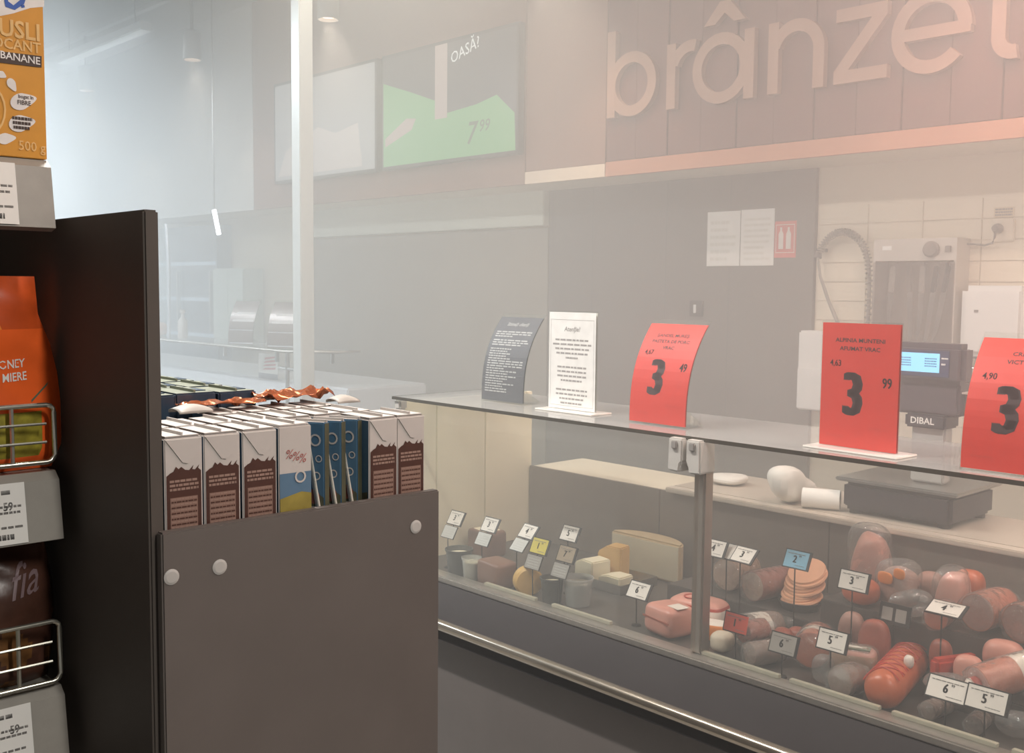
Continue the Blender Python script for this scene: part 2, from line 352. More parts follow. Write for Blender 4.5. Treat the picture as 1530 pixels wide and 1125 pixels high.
# ------------------------------------------------------------------ shelving unit at the aisle
GX = -1.70
sh = thing('shelving_unit', 'dark grey shelving unit with wire guards and a tall end panel', 'shelf', (-2.0, 0, 0))
obj('end_panel', MB().box(-2.36, -1.419, .627, .649, 0, 1.684), DARKP, sh, bevel=.003)
obj('back_panel', MB().box(-2.38, -2.362, -1.2, .62, 0, 2.25), DARKP, sh)
SHM = mat('shelf_grey', S(150, 146, 138), .4, .2, var=.05); RAILM = mat('price_rail_grey', S(158, 154, 146), .3, var=.05)
WIRE = mat('chrome_wire', S(205, 203, 190), .25, .9, var=.03)
xfn = lambda X: (lambda u, v: (X, u, v))
def bars(mb, x0, x1, y, h, fn, m, rnd, fill=.9, gap=.12):
    """a line of small word-like marks"""
    x = x0; L = x1-x0
    while x < x0+L*fill:
        wl = L*rnd.uniform(.07, .2); wl = min(wl, x1-x)
        mb.quad2(x, x+wl, y, y+h, fn, m); x += wl+L*.025
def shelf(z, guard, price):
    s = obj('shelf', MB().box(-2.35, GX-.02, -1.2, .602, z-.03, z), SHM, sh, bevel=.003)
    r = MB().prism([(GX-.02, z), (GX-.008, z), (GX+.008, z-.012), (GX+.022, z-.105), (GX+.004, z-.11), (GX-.008, z-.03), (GX-.02, z-.03)], -1.2, .602, lambda u, v, d: (u, d, v))
    obj('price_rail', r, RAILM, s)
    # paper price label in the rail
    Y0, Y1 = (.43, .548)
    fn = lambda u, v: (GX+.0105+(.092*(1-v))*.145+.0006, u, z-.010-.092*(1-v))
    lb = MB().quad2(Y0, Y1, 0, 1, fn, 0); rnd = random.Random(int(z*100))
    bars(lb, Y0+.012, Y1-.02, .82, .07, fn, 1, rnd); bars(lb, Y0+.06, Y1-.006, .60, .04, fn, 2, rnd); bars(lb, Y0+.07, Y1-.006, .50, .04, fn, 2, rnd); bars(lb, Y0+.04, Y1-.006, .26, .04, fn, 2, rnd)
    bars(lb, Y0+.055, Y1-.02, .08, .09, fn, 1, rnd, 1.0)
    if price:
        v, f = text2d(price, .017, bold=.03, xs=.85, align='LEFT'); lb.add([fn(Y0+.085+x, .56+y/.092) for x, y in v], f, 1)
    obj('price_label', lb, [PAPER, INK, GREYINK], s)
    if guard:
        zt, zb = guard; g = MB(); ye = .598; rc = .012
        fr = [(GX+.004, -1.1, zb)]+[(GX+.004, ye-rc+rc*math.cos(a), zb+rc+rc*math.sin(a)) for a in (R(-90), R(-60), R(-30), 0)]+[(GX+.004, ye-rc+rc*math.cos(a), zt-rc+rc*math.sin(a)) for a in (0, R(30), R(60), R(90))]+[(GX+.004, -1.1, zt)]
        obj('guard_frame', MB().tube(fr, .004, 8), WIRE, s, smooth=60)
        for fz in (.36, .68): obj('guard_wire', MB().tube([(GX+.009, -1.1, zb+(zt-zb)*fz), (GX+.009, ye-.014, zb+(zt-zb)*fz)], .0024, 6), WIRE, s)
        for k in range(8): obj('guard_wire', MB().tube([(GX+.004, .535-.19*k, zb), (GX+.004, .535-.19*k, zt)], .0034, 6), WIRE, s)
shelf(1.771, None, None); shelf(1.286, (1.392, 1.302), '59'); shelf(.936, (1.046, .948), '59'); shelf(.5, None, None)

# cereal box
mu = thing('cereal_box', 'orange and white crunchy muesli box on the top shelf', 'box', (-1.74, .5, 1.7715))
ORG = mat('muesli_orange', S(210, 146, 40), .5, var=.04); MWHITE = mat('muesli_white', S(228, 224, 220), .5); MBLUE = mat('muesli_blue', S(40, 86, 170), .5); MCRM = mat('muesli_cream', S(226, 184, 116), .5); MBRN = mat('muesli_brown', S(62, 42, 32), .5)
obj('carton', MB().box(-1.775, -1.705, .40, .601, 1.772, 2.075), ORG, mu, bevel=.001)
q = MB(); f0 = xfn(-1.7044)
P = lambda x, y: (lambda p: (p.y, p.z))(at(x, y, 0, -1.7044))
q.poly2([(.401, 2.074), (.401, 1.972), P(0, 24), P(20, 20), P(45, 12), P(66, 10), P(66, -40)[:1]+(2.074,)], f0, 1)
f1 = xfn(-1.7038)
q.add([f1(*P(*p)) for p in ((4, -12), (10, -12), (12, 2), (20, 8), (30, 0), (36, -14), (42, -14), (36, 6), (22, 15), (8, 10))], [tuple(range(10))], 2)
q.add([f1(*P(*p)) for p in ((31, 8), (36, 7), (37, 11), (32, 12))], [(0, 1, 2, 3)], 2)
def txt(q, s, px, py, capx, m, fn=f1, align='RIGHT', bold=.015, xs=.9, slope=0):
    """line of print ending at pixel (px, py) with capitals capx pixels high"""
    y, z = P(px, py); size = capx*.00107/.69
    v, f = text2d(s, size, bold=bold, xs=xs, align=align); q.add([fn(y+a, z+b+a*slope) for a, b in v], f, m)
txt(q, 'MUSLI', 61, 62, 23, 3, bold=.02); txt(q, 'CROCANT', 61, 80, 14, 3)
q.add([f1(*P(*p)) for p in ((-30, 73), (62, 84), (62, 101), (-30, 90))], [(0, 1, 2, 3)], 4)
txt(q, 'CIOCOLATĂ + BANANE', 60, 97, 10, 1, fn=xfn(-1.7032), xs=.95, slope=-.03)
for cx, cy, a, bb, ang in ((18, 127, 11, 6, 60), (3, 112, 7, 5, 30), (35, 151, 20, 12, -12), (33, 184, 20, 12, -8), (10, 207, 14, 8, -5)):
    pts = []
    for k in range(24):
        g = 2*math.pi*k/24; u = a*math.copysign(abs(math.cos(g))**1.3, math.cos(g)); v = bb*math.sin(g)*(1-.35*math.cos(g)); c, s_ = math.cos(R(ang)), math.sin(R(ang))
        pts.append(P(cx+u*c-v*s_, cy+u*s_+v*c))
    q.poly2(list(reversed(pts)), f1, 1)
for k in range(8):
    a0, a1 = R(-70+17*k), R(-70+17*(k+1)); q.add([f1(*P(-22+rr*math.cos(a), 165+rr*1.3*math.sin(a))) for rr, a in ((28, a0), (31, a0), (31, a1), (28, a1))], [(3, 2, 1, 0)], 3)
txt(q, 'bogat în', 50, 149, 5, 4, fn=xfn(-1.7032)); txt(q, 'FIBRE', 46, 158, 6, 4, fn=xfn(-1.7032))
rnd = random.Random(3)
for k, yy in enumerate((178, 185, 192)):
    y0, z0 = P(18+k, yy); y1, _ = P(48-2*k, yy); bars(q, y0, y1, z0, .0045, xfn(-1.7032), 4, rnd, 1)
txt(q, '500 g', 68, 228, 13, 3, bold=.005, slope=-.02)
obj('print', q, [ORG, MWHITE, MBLUE, MCRM, MBRN], mu)

# bags on the lower shelves
def bag(name, label, y0, y1, z0, z1, x, depth, mats, outline, paint=None, seal=.05):
    """pillow bag standing on a shelf, front towards +X; outline(v) gives (left, right) fractions of width"""
    nu, nv = 22, 26; b_ = MB(); rnd = random.Random(len(label)); ph = [rnd.uniform(0, 6) for _ in range(8)]
    def surf(u, v, side):
        l, r = outline(v); yy = y0+(y1-y0)*(l+(r-l)*u)
        th = depth*(max(0, math.sin(math.pi*u))**.55)*(max(0, min(1, (1-v)/.3))**.6)*min(1, (v+.04)/.12)
        wr = .004*math.sin(9*v+ph[0]+4*u)*math.sin(7*u+ph[1])+.003*math.sin(23*v+ph[2]+9*u)*(v > .55)
        return Vector((x+side*(th+wr*(th > .004)), yy, z0+(z1-z0)*v))
    for side in (1, -1):
        vs = [surf(i/nu, j/nv, side) for j in range(nv+1) for i in range(nu+1)]
        fs = []; 
        for j in range(nv):
            for i in range(nu):
                a = j*(nu+1)+i; f = (a, a+1, a+nu+2, a+nu+1); fs.append(f if side > 0 else tuple(reversed(f)))
        base = len(b_.v); b_.v += vs; b_.f += [tuple(base+k for k in f) for f in fs]
        b_.m += [(paint((i+.5)/nu, (j+.5)/nv) if (paint and side > 0) else 0) for j in range(nv) for i in range(nu)]
    t = thing(name, label, 'bag', (x, (y0+y1)/2, z0)); o = obj('pouch', b_, mats, t, smooth=70, weld=True)
    def onbag(Y, Z, e=.0012):
        v = (Z-z0)/(z1-z0); l, r = outline(v); u = ((Y-y0)/(y1-y0)-l)/(r-l); p = surf(max(0, min(1, u)), v, 1); return (p.x+e, Y, Z)
    return t, onbag
OB = mat('bag_orange', S(244, 104, 44), .32, var=.1, scale=14, bump=.3); OBD = mat('bag_rust', S(206, 84, 36), .35, var=.12); OBL = mat('bag_amber', S(240, 140, 60), .35, var=.1); OG = mat('bag_picture_green', S(150, 140, 52), .4, var=.35, scale=50)
def out1(v):
    k = [(0, .94), (.12, 1), (.35, 1), (.5, .985), (.65, .95), (.8, .89), (1.01, .875)]
    for (a, b_), (c, d) in zip(k[:-1], k[1:]):
        if v <= c: return (0, b_+(d-b_)*max(0, v-a)/(c-a))
def paint1(u, v):
    if v > .84: return 1
    if v > .72: return 2 if u < .72 else 1
    if v < .30 and v > .09 and .55 < u < .86: return 3
    return 0
t, ob = bag('snack_bag', 'orange snack bag with honey lettering behind the upper wire guard', .34, .6262, 1.287, 1.592, -1.745, .038, [OB, OBD, OBL, OG], out1, paint1)
q = MB(); Q = lambda x, y: (lambda p: (p.y, p.z))(at(x, y, 0, -1.73))
for s, px, py, c in (('HONEY', 33, 547, 12), ('MIERE', 36, 566, 12)):
    y, z = Q(px, py); v, f = text2d(s, c*.00107/.69, bold=.012, xs=.8, align='RIGHT'); q.add([ob(y+a, z+b2+a*.06) for a, b2 in v], f, 0)
for k, (a0, b0, a1, b1) in enumerate(((42, 600, 70, 575),)):
    (ya, za), (yb, zb) = Q(a0, b0), Q(a1, b1); q.add([ob(ya, za), ob(yb, zb), ob(yb+.002, zb+.005), ob(ya, za+.004)], [(0, 1, 2, 3)], 1)
obj('print', q, [PAPER, mat('print_teal', S(90, 110, 90), .5)], t)
BB = mat('bag_brown', S(74, 48, 38), .35, var=.25, scale=25, bump=.3); BT = mat('bag_caramel', S(120, 82, 46), .4, var=.35, scale=40)
def out2(v): return (0, .93+.07*math.sin(math.pi*v))
t, ob = bag('snack_bag', 'dark brown snack bag with looping pale lettering behind the lower wire guard', .425, .614, .937, 1.165, -1.765, .042, [BB, BT], out2, lambda u, v: 1 if (v < .5 and math.sin(u*13)+math.sin(v*17+u*5) > .2) else 0)
q = MB(); v, f = text2d('fia', .075, bold=.004, xs=.72, align='RIGHT', shear=.35); y, z = (.58, 1.09); q.add([ob(y+a, z+b2+a*.15) for a, b2 in v], f, 0)
obj('print', q, [mat('print_grey', S(120, 100, 102), .5)], t)
bag('snack_bag', 'pale grey green snack bag standing beside the dark brown bag', .27, .42, .937, 1.16, -1.76, .04, [mat('bag_pale', S(150, 152, 136), .35, var=.1, bump=.3)], out2)

# ------------------------------------------------------------------ low display bin with drink cartons
PX = -1.40
DK = 1.166
ds = thing('display_bin', 'low grey laminate bin holding drink cartons beside the tall end panel', 'display', (-1.8, .89, 0))
fp = obj('front_panel', MB().box(PX-.018, PX, .636, 1.137, 0, 1.233), mat('grey_laminate', S(96, 90, 86), .5, var=.05, scale=8), ds, bevel=.0025)
obj('side_panel', MB().box(-2.75, PX-.019, 1.119, 1.137, 0, 1.145), DARKP, ds, bevel=.002)
obj('deck', MB().box(-2.75, PX-.019, .6495, 1.118, DK-.02, DK-.0005), SHM, ds)
obj('back_panel', MB().box(-2.77, -2.752, .65, 1.137, 0, 1.25), DARKP, ds)
for px, py in ((256, 862), (328, 847), (621, 787)):
    p = at(px, py, 0, PX); obj('screw_cap', MB().lathe([(.0115, 0), (.0115, .001), (.008, .0022)], 20, org=(PX, p.y, p.z), axis=(1, 0, 0)), LTGREY, fp)

CW, CD, CHT = .0585, .092, .2
CWHITE = mat('carton_white', S(188, 182, 177), .42, var=.03, scale=20); CBLUE = mat('carton_blue', S(72, 104, 128), .4, var=.1, scale=18); CBRN = mat('carton_brown', S(74, 46, 38), .42, var=.08); CTXT = mat('carton_print', S(146, 120, 108), .5); CLT = mat('carton_tan', S(134, 106, 94), .5, var=.08)
def brick_top(h=CHT, w=CW, d=CD, m=0):
    mb = MB().box(-d/2, d/2, -w/2, w/2, 0, h-.004, fm=[0, 0, 1, 1, 0, 0]); mb.box(-d/2+.002, d/2-.002, -w/2+.002, w/2-.002, h-.0042, h-.001, 0); return mb
def cocoa_carton():
    t = thing('milk_carton', 'x', 'carton', (0, 0, 0)); hx = CD/2; L = dict(local=True)
    obj('pack', brick_top(), [CWHITE, CBLUE], t, bevel=.0022, local=True)
    obj('top_seam', MB().box(-CD/2+.004, CD/2-.004, -.0012, .0012, CHT-.003, CHT+.0035), CWHITE, t, local=True)
    fl = MB().prism([(-CW/2+.002, CHT-.006), (CW/2-.002, CHT-.006), (CW/2-.006, CHT-.03), (.006, CHT-.042), (-.002, CHT-.040)], 0, .0016, lambda u, v, d: (hx+d, u, v)); obj('folded_ear', fl, CWHITE, t, local=True)
    q = MB(); f0 = lambda u, v: (hx+.0007, u, v); f1 = lambda u, v: (hx+.0012, u, v); f2 = lambda u, v: (hx+.0016, u, v)
    top = [(.0265, .146), (.022, .150), (.024, .155), (.017, .148), (.013, .149), (.015, .155), (.008, .148), (.002, .149), (-.004, .154), (-.008, .151), (-.012, .155), (-.016, .148), (-.021, .146), (-.0265, .142)]
    q.poly2([(-.0265, .002), (.0265, .002)]+top, f0, 0)
    rnd = random.Random(5)
    for k in range(3): bars(q, -.022, .022, .132-.006*k, .0035, f1, 1, rnd, .95)
    q.quad2(-.0215, .0205, .062, .110, f1, 2)
    for k in range(11): bars(q, -.020, .019, .1065-.0041*k, .0022, f2, 0 if k % 2 else 1, rnd, .95)
    for x0, x1, z0, z1 in ((-.021, -.006, .012, .056), (-.003, .008, .022, .052), (.011, .021, .034, .056), (-.003, .006, .006, .018)): q.quad2(x0, x1, z0, z1, f1, 2)
    obj('front_print', q, [CBRN, CTXT, CLT], t, local=True)
    q = MB(); g0 = lambda u, v: (u, -CW/2-.0005, v); g1 = lambda u, v: (u, -CW/2-.001, v)
    q.poly2([(-.042, .004), (.042, .004), (.042, .075), (.02, .07), (0, .082), (-.03, .066), (-.042, .07)], g0, 0)
    for cx, cz, r in ((.012, .155, .011), (.02, .125, .006), (-.012, .13, .007)): q.ribbon(arc(cx, cz, r, 0, 360, 14), arc(cx, cz, r*.7, 0, 360, 14), 0, .0002, lambda u, v, d: (u, -CW/2-.0006-d, v), 1)
    obj('side_print', q, [mat('carton_landscape', S(84, 84, 66), .5, var=.35, scale=40), CWHITE], t, local=True)
    return t
LBF, GF = 'white topped cocoa milk carton with brown text panel, upright behind the grey bin front', 'cocoa milk cartons in the front row'
c0 = cocoa_carton(); c0.location = (-1.42-CD/2-.004, .682, DK); tag(c0, LBF, 'carton', GF)
X1 = c0.location.x
c0['label'] = 'front row cocoa milk carton standing against the tall end panel'
for y, lb in ((.7435, 'front row cocoa milk carton, second from the tall end panel'), (.806, 'front row cocoa milk carton touching the blue and yellow carton'), (1.036, 'front row cocoa milk carton touching the blue straw cartons'), (1.0945, 'front row cocoa milk carton at the open end of the bin')): dup(c0, (X1-.001, y, DK), (0, 0, R(random.uniform(-1, 1))), lb)
for k, y in enumerate((.868, .930, .992, 1.054, 1.09)[:4]): dup(c0, (X1-.2, y, DK), (0, 0, 0), 'cocoa milk carton under the crumpled copper wrap, %s from the navy side' % ORD[k], 'cocoa milk cartons under the wrap')
for k, y in enumerate((.682, .744, .806, .868, .930, .992, 1.054)): dup(c0, (X1-.0975, y, DK), (0, 0, R(random.uniform(-1, 1))), 'second row cocoa carton showing its white top, %s from the tall end panel' % ORD[k], 'cocoa milk cartons in the second row')
# carton with yellow and blue face
t = thing('milk_carton', 'slim white blue and yellow drink carton between cocoa and blue cartons', 'carton', (X1+.002, .8655, DK))
obj('pack', brick_top(CHT+.002), [CWHITE, CBLUE], t, bevel=.0022, local=True)
obj('top_seam', MB().box(-CD/2+.004, CD/2-.004, -.0012, .0012, CHT-.001, CHT+.0055), CWHITE, t, local=True)
q = MB(); hx = CD/2; f0 = lambda u, v: (hx+.0006, u, v); f1 = lambda u, v: (hx+.0011, u, v)
q.quad2(-.028, .028, .004, .125, f0, 0); q.poly2([(-.028, .004), (.028, .004), (.028, .09), (.01, .094), (-.028, .086)], f1, 1); q.poly2([(-.028, .004), (.028, .004), (.028, .05), (-.028, .04)], lambda u, v: (hx+.0015, u, v), 2)
q.ribbon(arc(.008, .118, .01, 0, 360, 14), arc(.008, .118, .007, 0, 360, 14), 0, .0003, lambda u, v, d: (hx+.0016+d, u, v), 3)
for k in range(3): q.text('%', lambda u, v: (hx+.0012, u, v), .02, 4, (-.012+.012*k, .148-.004*k), shear=.2)
obj('front_print', q, [mat('carton_skyblue', S(86, 114, 138), .45), mat('carton_yellow', S(142, 128, 60), .45, var=.2), mat('carton_green', S(84, 92, 60), .45, var=.3), CWHITE, mat('carton_red', S(160, 90, 84), .5)], t, local=True)
# blue cartons with diagonal straws
def straw_carton():
    t = thing('juice_carton', 'x', 'carton'); w_, d_, h_ = .019, .055, .197
    obj('pack', MB().box(-d_/2, d_/2, -w_/2, w_/2, 0, h_, fm=[1, 1, 0, 0, 2, 2]), [CBLUE, CWHITE, mat('carton_olive', S(78, 78, 60), .5, var=.2)], t, bevel=.002, local=True)
    obj('top_fold', MB().box(-d_/2, d_/2, -.0015, .0015, h_-.001, h_+.004), CWHITE, t, local=True)
    q = MB(); g = lambda e: (lambda u, v: (u, -w_/2-e, v))
    q.poly2([(-.0265, .003), (.0265, .003), (.0265, .075), (.01, .085), (-.0265, .07)], g(.0006), 0)
    for cx, cz, r in ((.012, .168, .010), (.018, .138, .006), (-.02, .15, .005), (.014, .11, .007)): q.ribbon(arc(cx, cz, r, 0, 360, 14), arc(cx, cz, r*.72, 0, 360, 14), 0, .0002, lambda u, v, d: (u, -w_/2-.0009-d, v), 1)
    q.poly2(arc(.008, .076, .012, 0, 345, 14), g(.0011), 2); q.poly2(arc(.004, .060, .018, 180, 360, 10), g(.0012), 1)
    obj('side_print', q, [mat('carton_landscape', S(84, 84, 66), .5), CWHITE, mat('carton_rust', S(140, 84, 70), .5)], t, local=True)
    obj('straw', MB().tube([(-.004, -w_/2-.003, .186), (-.001, -w_/2-.003, .176), (.0245, -w_/2-.003, .03)], .0026, 8), mat('straw_white', S(214, 208, 196), .4), t, smooth=60, local=True)
    obj('straw_sleeve', MB().prism([(-.007, .19), (.001, .19), (.027, .025), (.021, .025)], 0, .0006, lambda u, v, d: (u, -w_/2-.0056-d, v)), FILM, t, local=True)
    return t
s0 = straw_carton()
STR = [(-1.463, .921, 30), (-1.463, .953, 30), (-1.463, .985, 30)]
for k, (x, y, a) in enumerate(STR):
    o = s0 if k == 0 else dup(s0, (0, 0, 0)); o.location = (x, y, DK); o.rotation_euler = (0, 0, R(a))
    tag(o, ['blue drink carton with a diagonal straw touching the yellow carton', 'blue drink carton with a diagonal straw, middle one of the fanned three', 'blue drink carton with a diagonal straw touching a cocoa carton'][k], 'carton', 'blue straw cartons')
# dark blue cartons at the back of the bin, on a tray
obj_tray = obj('carton_tray', MB().box(-2.21, -1.705, .652, .985, DK, DK+.022), mat('cardboard', S(150, 110, 76), .8)); tag(obj_tray, 'flat cardboard tray under the dark blue drink cartons', 'tray')
NAVY = mat('carton_navy', S(38, 56, 74), .38, var=.12, scale=15); SAGE = mat('carton_sage', S(122, 127, 112), .45, var=.08)
n0 = None
for i in range(4):
    for j in range(4):
        if n0 is None:
            n0 = thing('drink_carton', 'dark navy drink carton with sage green top, standing in the cardboard tray', 'carton', (0, 0, 0), 0, 'navy drink cartons')
            obj('pack', MB().box(-.056, .056, -.0375, .0375, 0, .203, fm=[0, 1, 0, 0, 0, 0]), [NAVY, SAGE], n0, bevel=.003, local=True)
            obj('top_seam', MB().box(-.05, .05, -.0016, .0016, .202, .208), SAGE, n0, local=True)
            obj('cap_patch', MB().box(-.012, .03, .012, .03, .2029, .2045), NAVY, n0, local=True); o = n0
        else: o = dup(n0, (0, 0, 0))
        o['label'] = 'navy drink carton with sage top, %s across from the end panel in tray row %s' % (ORD[i], ('one', 'two', 'three', 'four')[j])
        o.location = (-1.775-.118*j, .694+.078*i, DK+.0222+random.uniform(0, .003)); o.rotation_euler = (0, 0, R(random.uniform(-2.5, 2.5)))
# copper coloured torn wrap and curled cardboard flaps
def sheet(name, pts_fn, nu, nv, m, label, cat, th=.0006, kids=None):
    mb = MB(); vs = [Vector(pts_fn(i/nu, j/nv)) for j in range(nv+1) for i in range(nu+1)]
    mb.add(vs, [(j*(nu+1)+i, j*(nu+1)+i+1, (j+1)*(nu+1)+i+1, (j+1)*(nu+1)+i) for j in range(nv) for i in range(nu)])
    o = obj(name, mb, m, smooth=25); md = o.modifiers.new('thick', 'SOLIDIFY'); md.thickness = th; return tag(o, label, cat)
COPP = mat('copper_film', S(196, 118, 82), .18, .75, var=.15, scale=30)
def crump(x0, x1, y0, y1, z, a, seed):
    rnd = random.Random(seed); p = [rnd.uniform(0, 6.3) for _ in range(6)]
    return lambda u, v: (x0+(x1-x0)*u, y0+(y1-y0)*v, z+a*(abs(math.sin(7*u+p[0]+3*v))+.8*abs(math.sin(11*v+p[1]+4*u))+.5*math.sin(17*(u+v)+p[2]))*.5)
sheet('torn_wrap', crump(-1.74, -1.665, .955, 1.10, DK+.206, .02, 4), 9, 13, COPP, 'crumpled copper coloured wrap lying on the cartons under the pole', 'wrap')
sheet('torn_wrap', crump(-1.70, -1.655, .80, .95, DK+.206, .012, 9), 6, 12, COPP, 'small crumpled copper wrap lying by the navy cartons', 'wrap')
FLAP = mat('flap_grey', S(158, 152, 145), .5, var=.05)
for k, (x, y, s_, lb) in enumerate(((-1.640, .80, .05, 'curled pale film scrap on the cartons against the end panel'), (-1.745, 1.01, .045, 'curled pale film scrap beside the navy cartons'), (-1.615, 1.09, .04, 'curled pale film scrap at the open end of the bin'))):
    sheet('film_scrap', (lambda x, y, s_: lambda u, v: (x+.02*math.cos(R(200*u))*1.0, y-.03+s_*v*1.2, DK+.2045+.013*math.sin(R(180*u))*(.5+.5*math.sin(math.pi*v))))(x, y, s_), 10, 8, FLAP, lb, 'wrap')

# ------------------------------------------------------------------ glass deli counter
CX0, CX1, GY, GT = -2.90, 1.6, 2.16, 1.21
dc = thing('deli_counter', 'long glass fronted deli counter with dark base and metal bumper rail', 'counter', (-.8, 2.6, 0))
CTB = mat('counter_dark', S(52, 48, 48), .75, var=.05, scale=10, spec=.12); CTF = mat('counter_front', S(100, 92, 88), .55, var=.05, scale=10)
obj('plinth', MB().box(CX0, CX1, 2.14, 3.05, 0, .1), BLACK, dc)
obj('front_panel', MB().box(CX0, CX1, 2.055, 2.08, .1, .50), CTF, dc, bevel=.004)
obj('body', MB().box(CX0, CX1, 2.081, 3.10, .1, .58), CTF, dc)
led = MB().prism([(2.02, .50), (2.02, .555), (2.130, .6235), (2.189, .6235), (2.189, .50)], CX0, CX1, lambda u, v, d: (d, u, v)); obj('front_ledge', led, CTB, dc)
rl = MB().prism([(2.006+.015*math.cos(a)*.75, .545+.015*math.sin(a)) for a in [R(90+18*i) for i in range(11)]]+[(2.0195, .530), (2.0195, .560)], CX0, CX1, lambda u, v, d: (d, u, v)); obj('bumper_rail', rl, mat('rail_metal', S(176, 166, 152), .2, .9, var=.03), dc, smooth=35)
obj('bumper_seat', MB().box(CX0, CX1, 2.010, 2.0195, .50, .529), CTB, dc)
obj('glass_channel', MB().box(CX0, CX1, 2.134, 2.188, .624, .645), ALU, dc, bevel=.004)
obj('deck', MB().box(CX0, CX1, 2.19, 2.80, .5805, .625), mat('deck_steel', S(92, 86, 82), .4, .3, var=.06), dc)
for x0, x1, zr in ((-1.98, -1.462, .69), (-1.46, -.1, .76), (-.098, CX1, .72)): obj('riser', MB().box(x0, x1, 2.50, 2.784, .6255, zr), mat('deck_steel', S(92, 86, 82)), dc, bevel=.002)
obj('riser', MB().box(-1.085, CX1, 2.355, 2.499, .6255, .68), mat('deck_steel', S(92, 86, 82)), dc, bevel=.002)
JN = [CX0, -1.62, -.34, .94, CX1]
for a, c in zip(JN[:-1], JN[1:]): obj('front_pane', MB().box(a+.008, c-.008, GY-.004, GY+.004, .640, 1.2005), PANE, dc)
obj('top_pane', MB().box(CX0, CX1, 2.15, 2.575, 1.201, GT), TOPGLASS, dc)
obj('pane_edge', MB().box(CX0, CX1, 2.1465, 2.15, 1.2005, GT+.0005), EDGEM, dc)
obj('pane_edge', MB().box(CX0-.003, CX0, 2.1465, 2.575, 1.2005, GT+.0005), EDGEM, dc)
POSTM = mat('post_metal', S(176, 164, 154), .35, .7, var=.04); CLM = mat('clamp_grey', S(190, 186, 180), .4, var=.04)
for x in JN[1:-1]:
    obj('post', MB().box(x-.018, x+.018, 2.166, 2.206, .646, 1.17), POSTM, dc, bevel=.005)
    for s in (-1, 1):
        cl = MB().prism([(s*.006, 1.205), (s*.05, 1.205), (s*.052, 1.12), (s*.016, 1.118), (s*.012, 1.14), (s*.006, 1.145)], 2.125, 2.19, (lambda xx: lambda u, v, d: (xx+u, d, v))(x-.02)); c = obj('pane_clamp', cl, CLM, dc, bevel=.004)
        obj('clamp_screw', MB().box(x-.02+s*.028-.008, x-.02+s*.028+.008, 2.118, 2.126, 1.178, 1.198), mat('clamp_dark_grey', S(140, 136, 132), .5), c, bevel=.002)  # screw in a darker grey than the clamp
# end of the case, back of the case, ledge and worktop
ENDM = mat('case_end_cream', S(246, 236, 208), .5, var=.02)
for y0, y1 in ((2.19, 2.33), (2.334, 2.56), (2.564, 2.80)): obj('end_panel', MB().box(CX0-.01, CX0+.012, y0, y1, .625, 1.19), ENDM, dc, bevel=.0015)
obj('pane_corner', MB().box(CX0-.004, CX0+.03, 2.155, 2.19, 1.165, 1.2), CLM, dc, bevel=.006)
x = CX0+.014
while x < CX1-.1:
    x1 = min(x+.64, CX1); obj('case_back', MB().box(x+.002, x1-.002, 2.785, 2.80, .625, .905), mat('case_back_grey', S(128, 116, 106), .5, .1, var=.05), dc, bevel=.001); x += .64
obj('ledge_strip', MB().box(-2.2, CX1, 2.755, 2.80, .908, .925), mat('ledge_pale', S(222, 210, 196), .35, .2), dc, bevel=.003)
obj('worktop', MB().box(-2.2, CX1, 2.801, 3.15, .90, .925), mat('worktop_pale', S(190, 178, 164), .35, var=.03), dc, bevel=.003)
obj('rear_cabinet', MB().box(CX0, CX1, 2.802, 3.10, .6005, .899), CREAM, dc)
xx = -1.655
for k in range(5):
    obj('price_channel', MB().box(xx+.05+.26*k, xx+.28+.26*k, 2.172, 2.186, .645, .654), mat('channel_pale', S(176, 170, 152), .35), dc, bevel=.001)
for k in range(2): obj('price_channel', MB().box(-2.45+.3*k, -2.22+.3*k, 2.172, 2.186, .645, .654), mat('channel_pale', S(176, 170, 152), .35), dc, bevel=.001)
obj('drain_clip', MB().box(-1.52, -1.47, 2.075, 2.082, .581, .588), ALU, dc)

